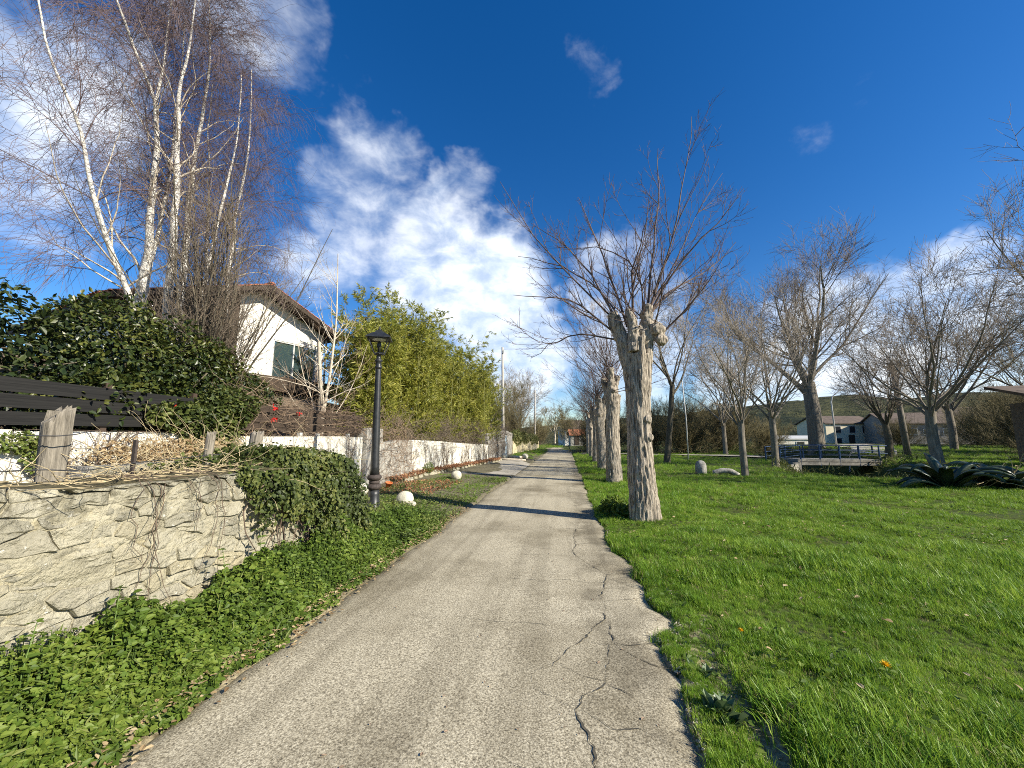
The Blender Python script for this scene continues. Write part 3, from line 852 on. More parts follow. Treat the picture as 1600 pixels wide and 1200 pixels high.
# board fence on top of it
fen = thing('board_fence', 'dark horizontal board fence standing on the white garden wall', 'fence', (-6.08, 0, 1.66))
rng = np.random.default_rng(5)
for r_ in range(3):
    for c_ in range(4):
        y0 = .6 + c_ * 2.62; L_ = 2.60
        z0 = .10 + r_ * .175
        bm_ = MB()
        tilt = rng.normal() * .01
        Rm = np.array(Matrix.Rotation(tilt, 3, 'X') @ Matrix.Rotation(rng.normal() * .03 + .05, 3, 'Y'))
        bm_.box((rng.uniform(-.012, .012), y0 + L_ / 2, z0 + .075), (.022, L_ - .012, .158 + rng.uniform(-.008, .006)), R=Rm)
        bm_.obj('board', M['black_board'] if y0 < 5 else M['brown_board'], fen)
for k in range(9):
    MB().box((-.06, .7 + k * 1.25, .33), (.07, .07, .70)).obj('post', M['dark_wood'], fen)
for k, y in enumerate((7.1, 8.3, 8.95, 10.3, 6.2)):
    MB().box((.03, y, .02), (.07, .09, .10)).obj('spacer', M['galv'], fen)

# far white wall along the lane
fw_ = thing('lane_wall', 'long white wall laced with bare vines, lining the lane beyond the lamp', 'wall', (0, 0, 0))
def wall_run(mb, y0, y1, zb, zt0, zt1, thick, res=.15, amp=.03, seed=1, front=0.0):
    ya = np.linspace(y0, y1, int((y1 - y0) / res) + 2); nz = int(max(zt0, zt1) / res) + 2
    s_ = np.linspace(0, 1, nz)[:, None]
    zt = zt0 + (zt1 - zt0) * (ya - y0) / (y1 - y0)
    Z = zb + (zt - zb)[None] * s_ + 0.02 * vnoise(xyz(ya, seed, 0), seed)[None] * s_
    Yg = np.repeat(ya[None], nz, 0)
    X = wall_x(Yg) + front + amp * fbm(xyz(Yg * 1.8, Z * 1.8, 0), 3, seed)
    n1 = len(ya)
    i = np.arange(n1 - 1)[None] + np.arange(nz - 1)[:, None] * n1
    mb.add(np.stack([X, Yg, Z], -1).reshape(-1, 3), [np.stack([i, i + 1, i + 1 + n1, i + n1], -1).reshape(-1, 4)])
    tp = np.stack([X[-1], ya, Z[-1]], -1); tb = tp.copy(); tb[:, 0] -= thick; bt = tb.copy(); bt[:, 2] = zb
    i = np.arange(n1 - 1)
    F = np.stack([i, i + 1, i + 1 + n1, i + n1], -1)
    mb.add(np.concatenate([tp, tb, bt]), [F, F + n1])
    for q in (0, -1):
        mb.poly([(X[0, q], ya[q], zb), (X[-1, q], ya[q], Z[-1, q]), tuple(tb[q]), tuple(bt[q])])
    return mb
wall_run(MB(), 15.0, 25.1, -.05, 1.56, 1.20, .28, seed=81).obj('render', M['white'], fw_)
# low stone edging at its foot, each stone its own piece
edg = thing('stone_edging', 'low line of rough kerb stones at the foot of the lane wall', 'edging', (0, 0, 0))
rng = np.random.default_rng(17)
y = 13.2
while y < 26.5:
    L_ = rng.uniform(.28, .62)
    xq = float(wall_x(y)) + 0.62 + 0.05 * math.sin(y * 1.7)
    o = link('stone', SHAPES[int(rng.integers(28))], edg, (xq, y + L_ / 2, .16 + rng.uniform(-.02, .03)), (0, 0, rng.normal() * .08), (rng.uniform(.05, .09), L_ * .98, rng.uniform(.20, .30)))
    y += L_
mb = MB()
wall_run(mb, 13.0, 26.6, -.05, .26, .24, .56, seed=84, front=.60)
mb.obj('earth_fill', M['moss_top'], edg)

# grey rubble gateway with a pale blue gate
gw = thing('gateway_wall', 'old grey rubble wall with a pale blue gate leaf, beyond the white lane wall', 'wall', (0, 0, 0))
wall_run(MB(), 25.15, 33.9, -.05, 1.9, 2.3, .4, amp=.07, seed=87).obj('rubble', M['grey_stone'], gw)
wall_run(MB(), 35.3, 38.5, -.05, 2.3, 2.1, .4, amp=.07, seed=88).obj('rubble', M['grey_stone'], gw)
xg = float(wall_x(34.6)) - .1
g_ = MB().box((xg, 34.6, 1.0), (.05, 1.36, 1.9)).obj('gate', M['pale_blue'], gw)
mb = MB()
for zq in (.12, 1.0, 1.88): mb.box((xg + .04, 34.6, zq), (.03, 1.36, .07))
mb.obj('gate_rail', M['galv'], g_)
MB().box((xg + .06, 34.6, 2.12), (.3, 1.5, .22)).obj('lintel', M['grey_stone'], gw)
ow = thing('ochre_wall', 'sunlit ochre rubble wall at the far left of the lane, under a clipped hedge', 'wall', (0, 0, 0))
wall_run(MB(), 38.6, 58, -.05, 1.35, 1.2, .4, amp=.07, seed=90).obj('rubble', M['ochre_wall'], ow)

# ================================================================== THE HOUSE
house = thing('house', 'white gabled house with tiled roof behind birch trees and black fence', 'house', (-12.70, 14.30, 3.3), math.radians(70))
AP, SL = 4.63, 0.40
EL_, ER_, WL_, WR_ = -4.9, 3.65, -4.0, 3.12
def under(x):
    return AP - .16 - SL * abs(x)
mb = MB()
x0w, x1w, z0w, z1w = .70, 2.78, .86, 2.56
SPL = -.75
mb.poly([(SPL, 0, -1.5), (x0w, 0, -1.5), (x0w, 0, under(x0w)), (0, 0, under(0)), (SPL, 0, under(SPL))])
mb.poly([(x1w, 0, -1.5), (WR_, 0, -1.5), (WR_, 0, under(WR_)), (x1w, 0, under(x1w))])
mb.poly([(x0w, 0, -1.5), (x1w, 0, -1.5), (x1w, 0, z0w), (x0w, 0, z0w)])
mb.poly([(x0w, 0, z1w), (x1w, 0, z1w), (x1w, 0, under(x1w)), (x0w, 0, under(x0w))])
for a, b in (((x0w, z0w), (x0w, z1w)), ((x1w, z1w), (x1w, z0w)), ((x0w, z1w), (x1w, z1w)), ((x1w, z0w), (x0w, z0w))):
    mb.poly([(a[0], 0, a[1]), (b[0], 0, b[1]), (b[0], .14, b[1]), (a[0], .14, a[1])])
mb.poly([(WR_, 0, -1.5), (WR_, 9, -1.5), (WR_, 9, under(WR_)), (WR_, 0, under(WR_))])
mb.poly([(WL_, 0, -1.5), (WL_, 9, -1.5), (WL_, 9, under(WL_)), (WL_, 0, under(WL_))])
mb.poly([(WL_, 9, -1.5), (WR_, 9, -1.5), (WR_, 9, under(WR_)), (0, 9, under(0)), (WL_, 9, under(WL_))])
mb.obj('wall', M['house_white'], house)
for k in range(18):  # left part of the gable filled with dark brown upright boards
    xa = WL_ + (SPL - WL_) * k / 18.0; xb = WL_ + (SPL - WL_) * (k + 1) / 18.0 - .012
    MB().add([(xa, .04, -1.5), (xb, .04, -1.5), (xb, .04, under(xb)), (xa, .04, under(xa)), (xa, .1, -1.5), (xb, .1, -1.5), (xb, .1, under(xb)), (xa, .1, under(xa))], [np.array([[0, 1, 2, 3], [5, 4, 7, 6], [1, 5, 6, 2], [4, 0, 3, 7]])]).obj('gable_board', M['dark_wood'], house)
win = MB()
win.box(((x0w + x1w) / 2, .06, z0w + .03), (x1w - x0w, .07, .06)).box(((x0w + x1w) / 2, .06, z1w - .03), (x1w - x0w, .07, .06))
win.box((x0w + .03, .06, (z0w + z1w) / 2), (.06, .066, z1w - z0w - .12)).box((x1w - .03, .06, (z0w + z1w) / 2), (.06, .066, z1w - z0w - .12))
win.box((x0w + .95, .06, (z0w + z1w) / 2), (.06, .066, z1w - z0w - .12))
wo_ = win.obj('window', M['galv'], house)
MB().box((x0w + .49, .085, (z0w + z1w) / 2), (.86, .012, z1w - z0w - .12)).obj('pane', M['glass'], wo_)
MB().box((x0w + 1.50, .085, (z0w + z1w) / 2), (1.04, .012, z1w - z0w - .12)).obj('pane', M['glass'], wo_)
MB().box(((x0w + x1w) / 2, -.05, z0w - .04), (x1w - x0w + .16, .16, .06)).obj('window_sill', M['galv'], wo_)
MB().box((1.4, -.55, .26), (6.2, 1.0, .10)).box((1.4, -1.0, .52), (6.2, .06, .55)).obj('deck', M['brown_board'], house)
roof = MB()
TH = .10
for x0_, x1_ in ((0, ER_), (EL_, 0)):
    zt = lambda x: AP - SL * abs(x)
    pts = [(x0_, -.75, zt(x0_)), (x1_, -.75, zt(x1_)), (x1_, 9.5, zt(x1_)), (x0_, 9.5, zt(x0_))]
    lo = [(x, y, z - TH) for x, y, z in pts]
    roof.add(pts + lo, [np.array([[0, 1, 2, 3], [7, 6, 5, 4], [0, 4, 5, 1], [1, 5, 6, 2], [2, 6, 7, 3], [3, 7, 4, 0]])])
ro = roof.obj('roof', M['dark_wood'], house)
# barrel tiles: verge row and the courses behind it
tm = MB()
a_ = np.linspace(0, np.pi, 7)
prof_ = np.stack([np.cos(a_) * .5, np.sin(a_) * .45], -1)
tv_, tf_ = [], []
for k, s_ in enumerate((0, 1)):
    for c_ in prof_:
        tv_.append((s_ - .5, c_[0], c_[1]))
tf_ = [[q, q + 1, q + 8, q + 7] for q in range(6)]
tile_me = mesh_np('tile', np.array(tv_), [np.array(tf_), np.array([[0, 1, 2, 3, 4, 5, 6]]), np.array([[13, 12, 11, 10, 9, 8, 7]])], M['roof_tile'])
sa = math.atan(SL)
for sgn, xe in ((1, ER_), (-1, EL_)):
    nrow = int(abs(xe) / math.cos(sa) / .30)
    for q in range(nrow):
        d_ = (q + .5) * .30
        x_ = sgn * d_ * math.cos(sa)
        for r_ in range(2):
            link('tile', tile_me, ro, (x_, -.68 + r_ * .21, AP - abs(x_) * SL + .015 + .006 * ((q * 7) % 3)), (0, sgn * sa - sgn * .05, 0), (.34, .19, .12))
tl = MB()
for sgn, xe in ((1, ER_), (-1, EL_)):
    for q in range(44):
        y_ = -.24 + q * .22
        tl.tube([(sgn * .02, y_, AP + .03), (xe, y_, AP - SL * abs(xe) + .03)], .085, 6, cap=False)
st_ = tl.obj('tile_courses', M['roof_tile'], ro)
tag(st_, None, None, None, 'stuff')
for q in range(30):
    link('ridge_tile', tile_me, ro, (0, -.6 + q * .33, AP + .05), (0, 0, math.pi / 2), (.36, .26, .16))
# rafters under the overhang and the fascia
for k, xq in enumerate((-4.5, -3.6, -2.7, -1.8, -.9, 0.9, 1.7, 2.5, 3.3)):
    MB().box((xq, -.37, AP - SL * abs(xq) - .16), (.10, .70, .12)).obj('rafter', M['dark_wood'], house)
for sgn, xe in ((1, ER_), (-1, EL_)):
    MB().bar((0, -.77, AP - .10), (xe, -.77, AP - SL * abs(xe) - .10), .03, .17).obj('fascia', M['brown_board'], house)
MB().bar((3.0, -.1, 1.9), (3.5, -.45, AP - SL * 3.5 - .18), .08).obj('brace', M['dark_wood'], house)
MB().tube([(3.2, -.06, AP - SL * 3.2 - .3), (3.2, -.06, -.8)], .045, 8).obj('downpipe', M['galv'], house)

# ================================================================== THE STREET LAMP
lamp = thing('street_lamp', 'black cast iron street lamp with an open lantern beside the ivy', 'street lamp', (-4.11, 8.17, 0.02), 0.35)
lamp.rotation_euler = (0.0, -0.012, 0.35)
lamp.scale = (1, 1, .97)
MB().lathe([(.16, 0), (.16, .10), (.125, .13), (.115, .40), (.105, .50)], 20).obj('base', M['cast_iron'], lamp, True)
for z0 in (.50, .70):
    MB().lathe([(.10, z0), (.135, z0 + .02), (.152, z0 + .055), (.152, z0 + .075), (.135, z0 + .11), (.105, z0 + .13)], 20).obj('collar', M['rust_iron'], lamp, True)
MB().lathe([(.105, .63), (.112, .66), (.105, .70)], 20).obj('collar', M['rust_iron'], lamp, True)
MB().lathe([(.102, .82), (.092, 1.0), (.078, 2.0), (.060, 3.18), (.058, 3.22)], 20).obj('post', M['cast_iron'], lamp, True)
MB().lathe([(.058, 3.22), (.078, 3.24), (.080, 3.27), (.062, 3.30), (.060, 3.38), (.082, 3.40), (.082, 3.43), (.045, 3.46), (.045, 3.54), (.075, 3.56), (.075, 3.58), (.03, 3.60)], 16).obj('collar', M['cast_iron'], lamp, True)
lt = MB()
zb, zt_ = 3.58, 3.92
for sx in (-1, 1):
    for sy in (-1, 1):
        lt.bar((sx * .10, sy * .10, zb), (sx * .215, sy * .215, zt_), .016)
for h, z0 in ((.10, zb), (.215, zt_)):
    for sx in (-1, 1):
        lt.bar((sx * h, -h, z0), (sx * h, h, z0), .018).bar((-h, sx * h, z0), (h, sx * h, z0), .018)
lt.bar((-.10, 0, zb), (.10, 0, zb), .02).bar((0, -.10, zb), (0, .10, zb), .02)
lf = lt.obj('lantern', M['cast_iron'], lamp)
rf = MB()
def sq(h, z): return [(-h, -h, z), (h, -h, z), (h, h, z), (-h, h, z)]
prof2 = [(.262, 3.925), (.262, 3.945), (.215, 3.99), (.12, 4.065), (.085, 4.08), (.085, 4.105), (.06, 4.13), (.02, 4.14)]
vv = np.array([p_ for h, z0 in prof2 for p_ in sq(h, z0)])
ff = [[4 * q + a, 4 * q + (a + 1) % 4, 4 * q + 4 + (a + 1) % 4, 4 * q + 4 + a] for q in range(len(prof2) - 1) for a in range(4)]
rf.add(vv, [np.array(ff), np.array([[28, 29, 30, 31]]), np.array([[3, 2, 1, 0]])])
lr = rf.obj('lantern_roof', M['cast_iron'], lamp)
MB().lathe([(.02, 4.13), (.035, 4.15), (.035, 4.165), (.012, 4.19), (.022, 4.21), (.004, 4.24)], 10).obj('finial', M['cast_iron'], lr, True)
MB().lathe([(.14, 3.905), (.15, 3.92), (.15, 3.923)], 16).obj('diffuser', M['diffuser'], lf, True)
MB().lathe([(.03, 3.60), (.03, 3.72), (.045, 3.74), (.05, 3.80), (.03, 3.88)], 12).obj('bulb_holder', M['cast_iron'], lf, True)

# ================================================================== OLD FENCE POSTS ON THE TERRACE
def old_post(name, label, base, w, d, h, seed, lean=(0, 0), shoulder=None, group='old wooden fence posts'):
    r = np.random.default_rng(seed)
    ns, nk = 28, 26
    a = np.arange(ns) * 2 * np.pi / ns
    e = .5
    cx_ = np.sign(np.cos(a)) * np.abs(np.cos(a)) ** e * d / 2
    cy_ = np.sign(np.sin(a)) * np.abs(np.sin(a)) ** e * w / 2
    top = h * (1 - 0.10 * np.abs(fbm(xyz(np.cos(a) * 2.2, np.sin(a) * 2.2, seed), 3, seed)))
    if shoulder:
        top = np.where(cy_ < shoulder[0], shoulder[1], top)
    V = []
    for k in range(nk):
        s_ = k / (nk - 1)
        z_ = -0.25 + (top + .25) * s_
        g = 1 - .06 * (np.abs(vnoise(xyz(a * 5.0, seed, z_ * .8), seed + 9)) < .18) + 0.07 * fbm(xyz(np.cos(a) * 1.5 + seed, np.sin(a) * 1.5, z_ * 1.5), 3, seed) + .09 * vnoise(xyz(np.cos(a) * 5 + seed, np.sin(a) * 5, z_ * 1.2), seed + 4)
        fl = 1 + (.30 * s_ if shoulder else 0)
        V.append(np.stack([cx_ * g + lean[0] * z_, cy_ * g * fl + lean[1] * z_, z_], -1))
    Vp = np.concatenate(V + [np.array([[lean[0] * h, lean[1] * h + (w * .1 if shoulder else 0), h * .93]])])
    i = np.arange(ns); j = (i + 1) % ns
    F = np.concatenate([np.stack([i + q * ns, j + q * ns, j + (q + 1) * ns, i + (q + 1) * ns], -1) for q in range(nk - 1)])
    F3 = np.stack([i + (nk - 1) * ns, j + (nk - 1) * ns, np.full(ns, nk * ns)], -1)
    o = link(name, mesh_np(name, Vp, [F, F3], M['old_wood'], True), None, base)
    for pl_ in o.data.polygons:
        if len(pl_.vertices) == 3: pl_.use_smooth = False
    return tag(o, label, 'post', group)
old_post('fence_post', 'broad split weathered wooden post standing on the stone wall, the nearest one', (-3.62, 2.36, 1.05), .125, .09, .80, 3, (0, -.01), (-.038, .66))
old_post('fence_post', 'slim grey wooden post between dry vines and the leafy fence ivy', (-3.66, 3.60, 1.02), .075, .06, .66, 5, (.02, .05))
old_post('fence_post', 'leaning grey wooden post in front of the white wall, just left of the lamp', (-4.15, 4.75, .98), .14, .12, .73, 8, (.02, .10))
st = MB()
st.box((0, 0, .08), (.03, .010, .65)).box((.0, .010, .08), (.010, .025, .65))
so = st.obj('iron_stake', M['rust_iron'], None, loc=(-3.60, 2.87, 1.18))
tag(so, 'thin rusty iron stake among the dry vines', 'stake')
def wire_obj(name, pts, r, label, sag=0.0, mat='wire', K=20, cat='wire'):
    P = poly_resample(pts, K)
    s_ = np.linspace(0, 1, K)
    P[:, 2] -= sag * 4 * s_ * (1 - s_)
    o = MB().tube(P, r, 5).obj(name, M[mat])
    return tag(o, label, cat)
wire_obj('wire', [(-3.55, .3, 1.42), (-3.50, 1.5, 1.39), (-3.44, 2.22, 1.40), (-3.44, 2.40, 1.36), (-3.58, 2.87, 1.40), (-3.62, 3.6, 1.43), (-4.1, 5.55, 1.45)], .004, 'rusty wire strung low between the old fence posts', K=40)
wire_obj('wire', [(-3.62, 2.20, 1.62), (-3.45, 2.25, 1.615), (-3.44, 2.36, 1.63), (-3.50, 2.42, 1.64)], .004, 'loop of wire wound round the top of the broad post', K=16)

# fragment of a second rubble wall on the terrace
fr = thing('wall_fragment', 'short fragment of mossy rubble wall on the terrace beside the slim post', 'wall', (-4.35, 3.85, 1.0))
rng = np.random.default_rng(23)
for r_ in range(3):
    y = -.75
    while y < .55:
        L_ = rng.uniform(.16, .36)
        link('stone', SHAPES[int(rng.integers(28))], fr, (0.02, y + L_ / 2, .06 + r_ * .12), (0, 0, rng.normal() * .08), (.045, L_ * .95, .125))
        y += L_
MB().box((-.10, -.08, .13), (.2, 1.36, .42)).obj('core', M['grey_stone'], fr)

# ================================================================== ROUND STONES, POT, LOGS
def ball(name, label, loc, r, seed, squash=.92, cat='stone', group='round limestone balls along the lane'):
    bm = bmesh.new()
    bmesh.ops.create_icosphere(bm, subdivisions=4, radius=1.0)
    me = bpy.data.meshes.new(name)
    bm.to_mesh(me); bm.free()
    V = np.empty(len(me.vertices) * 3); me.vertices.foreach_get('co', V); V = V.reshape(-1, 3)
    V = V * (1 + .045 * fbm(V * 1.6 + seed, 3, seed) + .03 * np.minimum(0, vnoise(V * 4 + seed, seed + 2)))[:, None] * np.array([1, 1, squash]) * r
    me.vertices.foreach_set('co', V.ravel())
    me.materials.append(M['ball_stone'])
    me.polygons.foreach_set('use_smooth', np.ones(len(me.polygons), dtype=bool))
    return tag(link(name, me, None, loc), label, cat, group)
ball('stone_ball', 'large pale limestone ball in the grass right of the lamp base', (-3.74, 8.95, .20), .20, 3)
b2 = ball('stone_chunk', 'small limestone chunk leaning against the large pale ball', (-3.50, 8.80, .09), .10, 5, .9, group='limestone lumps')
ball('stone_ball', 'limestone ball half hidden in ivy left of the lamp post', (-5.05, 9.30, .34), .20, 7)
ball('stone_ball', 'weathered limestone ball standing at the edge of the concrete apron', (-4.05, 14.40, .24), .20, 9)
ball('stone_ball', 'left limestone ball of the pair at the gateway', (-4.55, 29.2, .28), .24, 11)
ball('stone_ball', 'right limestone ball of the pair at the gateway', (-3.05, 29.6, .26), .24, 13)
lg = MB().tube([(-4.35, 29.3, .22), (-3.8, 29.2, .24), (-3.25, 29.35, .20)], [.10, .11, .09], 10).obj('log', M['pale_bark'], None, True)
tag(lg, 'short pale log lying between the two gateway balls', 'log', 'logs at the gateway')
lg = MB().tube([(-5.0, 27.3, .20), (-4.0, 27.0, .16), (-3.0, 27.1, .12), (-2.75, 27.15, .11)], [.09, .10, .09, .07], 10).obj('log', M['pale_bark'], None, True)
tag(lg, 'long thin log lying across the far end of the concrete apron', 'log', 'logs at the gateway')
pot = MB().lathe([(.10, 0), (.15, .26), (.165, .26), (.165, .31), (.145, .31), (.13, .25), (.09, .03)], 16).obj('flower_pot', M['terracotta'], None, True, loc=(-5.30, 11.4, .10), rot=(0.15, 0.1, 0.4), scale=(.65, .65, .65))
tag(pot, 'orange clay pot lying at the wall foot behind the lamp', 'pot')

# ================================================================== POLES AND CABLES
def pole(name, label, base, top, r0, r1, mat, arm=None):
    t = thing(name, label, 'pole', base)
    tp = np.array(top) - np.array(base)
    MB().tube([(0, 0, -.3), tuple(tp * .5), tuple(tp)], [r0, (r0 + r1) / 2, r1], 10).obj('shaft', M[mat], t, True)
    return t
p1 = pole('utility_pole', 'tall slim utility pole on the left beyond the bamboo', (-6.05, 38.0, .3), (-6.15, 38.0, 10.7), .17, .11, 'pole_concrete')
for z0 in (5.5, 9.9): MB().box((.0, -.14, z0), (.14, .08, .3)).obj('bracket', M['galv'], p1)
MB().box((-.45, -.05, 5.4), (.9, .06, .06)).obj('crossarm', M['galv'], p1)
p2 = pole('utility_pole', 'far utility pole among bare trees at the end of the lane', (-4.7, 60, 0.1), (-4.6, 60, 9.0), .15, .10, 'pole_concrete')
MB().box((0, -.1, 8.6), (.5, .06, .06)).obj('crossarm', M['galv'], p2)
p3 = pole('utility_pole', 'wooden utility pole leaning left beside the footbridge trees', (24.3, 32, .1), (24.05, 32, 7.15), .21, .15, 'pole_wood')
MB().box((0, -.16, 6.5), (.3, .05, .06)).obj('bracket', M['galv'], p3)
wire_obj('cable', [(-6.14, 38.0, 10.5), (2, 36.5, 10.3), (12, 34, 9.4), (24.1, 32, 7.0)], .014, 'long overhead cable from the slim left pole to the wooden pole', .25, K=50, cat='cable')
wire_obj('cable', [(24.1, 32, 7.0), (31, 30, 9.2), (45, 27, 13.0)], .016, 'overhead cable rising from the wooden pole to the right', .3, K=40, cat='cable')
p4 = thing('light_mast', 'thin pale mast standing beside the dark trunk in the meadow', 'pole', (8.70, 30, 0.0))
MB().tube([(0, 0, -.2), (.02, 0, 3), (-.12, 0, 6.05)], [.05, .045, .035], 8).obj('shaft', M['galv'], p4, True)
p5 = thing('lamp_post', 'thin curved street light near the farm buildings', 'street lamp', (30.8, 50, .4))
MB().tube([(0, 0, -.2), (-.05, 0, 5.4), (.1, 0, 6.0), (.9, 0, 6.7), (2.2, 0, 7.1)], [.09, .07, .06, .05, .045], 8).obj('shaft', M['galv'], p5, True)
MB().box((2.5, 0, 7.12), (.6, .2, .1)).obj('lamp_head', M['galv'], p5)

# ================================================================== FOOTBRIDGE
br = thing('footbridge', 'concrete footbridge with blue tubular railings over the overgrown ditch', 'bridge', (18.5, 30.9, 0))
MB().box((0, 0, .08), (5.2, 2.0, .20)).obj('deck', M['concrete'], br)
MB().box((0, -.93, -.10), (5.0, .14, .24)).box((0, .93, -.10), (5.0, .14, .24)).obj('beam', M['concrete'], br)
for sx in (-1, 1):
    mb = MB()
    xq = sx * 2.45
    mb.poly([(xq, -1.1, -1.7), (xq, 1.1, -1.7), (xq, 1.1, -.03), (xq, -1.1, -.03)])
    mb.box((xq + sx * .27, 0, -.86), (.5, 2.2, 1.64))
    mb.obj('abutment', M['concrete'], br)
    MB().bar((xq + sx * .3, -1.1, -.6), (xq + sx * 1.4, -2.2, -.7), .2, 1.0).obj('wing_wall', M['concrete'], br)
for sy, xa, xb in ((-1, -2.4, 2.5), (1, -2.4, 2.5)):
    n_ = 5
    for k in range(n_):
        x_ = xa + (xb - xa) * k / (n_ - 1)
        MB().tube([(x_, sy * .96, -.25), (x_, sy * .96, 1.12)], .045, 8).obj('railing_post', M['blue_rail'], br)
    for z0, r_ in ((1.12, .030), (.78, .018), (.46, .018)):
        MB().tube([(xa, sy * .96, z0), (xb, sy * .96, z0)], r_, 8).obj('rail', M['blue_rail'], br)
    xe, ye = -4.4, sy * .96 - 1.4
    MB().tube([(xe, ye, -.3), (xe, ye, 1.0)], .05, 8).obj('railing_post', M['blue_rail'], br)
    for z0, r_ in ((1.12, .035), (.78, .025), (.46, .025)):
        MB().tube([(xa, sy * .96, z0), (xe, ye, z0 - .12)], r_, 8).obj('rail', M['blue_rail'], br)
    xe, ye = 3.9, sy * .96 + .7
    MB().tube([(xe, ye, -.3), (xe, ye, 1.05)], .05, 8).obj('railing_post', M['blue_rail'], br)
    for z0, r_ in ((1.12, .035), (.60, .025)):
        MB().tube([(xb, sy * .96, z0), (xe, ye, z0 - .05)], r_, 8).obj('rail', M['blue_rail'], br)

# ================================================================== STONE POST AND CURB BY THE MEADOW
bo = thing('stone_bollard', 'short round topped stone post in the meadow left of the slim tree', 'bollard', (5.9, 18.6, 0))
MB().lathe([(.24, -.1), (.23, .40), (.22, .44), (.20, .52), (.14, .60), (.03, .635)], 18).obj('shaft', M['cement'], bo, True)
sl_ = MB()
P = [(6.35, 18.45, .10), (6.7, 18.40, .22), (7.05, 18.35, .20), (7.3, 18.25, .02)]
sl_.tube(poly_resample(P, 14), .11, 8)
so2 = sl_.obj('curved_stone', M['cement'], None, True)
tag(so2, 'low curved stone slab lying right of the round topped post', 'stone')

# ================================================================== FAR BUILDINGS
def building(name, label, loc, rz, L_, D_, hw, hr, wallm, roofm, wins=(), over=.3, cat='building', door=None):
    t = thing(name, label, cat, loc, rz)
    mb = MB()
    mb.poly([(0, 0, -1), (L_, 0, -1), (L_, 0, hw), (0, 0, hw)]).poly([(0, D_, -1), (L_, D_, -1), (L_, D_, hw), (0, D_, hw)])
    for x_ in (0, L_):
        mb.poly([(x_, 0, -1), (x_, D_, -1), (x_, D_, hw), (x_, D_ / 2, hw + hr), (x_, 0, hw)])
    mb.obj('wall', M[wallm], t)
    s_ = hr / (D_ / 2)
    rm = MB()
    for sg in (0, 1):
        y0, y1 = (-over, D_ / 2) if sg == 0 else (D_ + over, D_ / 2)
        z0, z1 = hw - over * s_ + .06, hw + hr + .06
        q = [(-over, y0, z0), (L_ + over, y0, z0), (L_ + over, y1, z1), (-over, y1, z1)]
        rm.add(q + [(x, y, z + .16) for x, y, z in q], [np.array([[3, 2, 1, 0], [4, 5, 6, 7], [0, 1, 5, 4], [1, 2, 6, 5], [2, 3, 7, 6], [3, 0, 4, 7]])])
    rm.obj('roof', M[roofm], t)
    for (face, a, z, w, h) in wins:
        if face == 'f':
            o = MB().box((a, -.03, z), (w, .08, h)).obj('window', M['galv'], t)
            MB().box((a, -.075, z), (w * .82, .02, h * .84)).obj('pane', M['dark_glass'], o)
        else:
            x_ = -.03 if face == 'l' else L_ + .03
            sg = -1 if face == 'l' else 1
            o = MB().box((x_, a, z), (.08, w, h)).obj('window', M['galv'], t)
            MB().box((x_ + sg * .045, a, z), (.02, w * .82, h * .84)).obj('pane', M['dark_glass'], o)
    if door:
        MB().box((door, -.03, 1.0), (1.0, .08, 2.0)).obj('door', M['dark_wood'], t)
    return t
building('farmhouse', 'cream rendered farmhouse with a brown tiled roof beyond the footbridge', (44.2, 74, .2), 0.12, 8.5, 7, 3.9, 1.3, 'cream', 'roof_brown', [('f', 2.0, 2.9, 1.1, 1.3), ('f', 4.4, 2.9, 1.1, 1.3), ('f', 6.6, 2.9, 1.1, 1.3), ('f', 2.0, 1.0, 1.0, 1.0)], door=4.2)
building('barn', 'grey rendered barn with dark windows to the right of the cream farmhouse', (49.5, 68, .2), -0.15, 10, 8, 3.6, 1.7, 'grey_render', 'roof_brown', [('f', 1.6, 2.4, 1.0, 1.0), ('f', 3.0, 2.4, 1.0, 1.0), ('f', 4.6, 2.4, .9, .9), ('f', 7.0, 2.4, 1.0, 1.0)])
building('annex', 'tall pale house glimpsed behind the leaning wooden pole', (63, 74, .2), -0.1, 6, 7, 5.0, 1.5, 'cream', 'roof_brown', [('f', 1.5, 3.2, 1.0, 1.2), ('f', 4.0, 3.2, 1.0, 1.2)])
building('low_shed', 'low whitewashed shed left of the poplar trunk', (30.2, 62, .1), 0.05, 5.6, 3, 1.3, .4, 'white', 'galv', [('f', 3.4, .8, 1.2, .5)], over=.15, cat='shed')
building('far_house', 'white house with dark gable roof at the end of the lane', (-0.2, 95, .5), 0.25, 5.0, 7, 3.4, 2.0, 'house_white', 'roof_brown', [('f', 1.5, 2.3, 1.0, 1.2), ('f', 4.4, 2.3, 1.0, 1.2)], cat='house')
building('outbuilding', 'small outbuilding with bright orange roof before the far white house', (1.0, 84, .3), 0.1, 5.4, 4, 2.0, 1.0, 'cement', 'roof_orange', [], cat='shed', door=1.3)
building('left_house', 'house glimpsed between bamboo and the slim utility pole', (-15.5, 60, .6), 0.2, 6.5, 7, 4.5, 1.6, 'house_white', 'roof_brown', [('f', 4.5, 2.8, 1.0, 1.2)], cat='house')
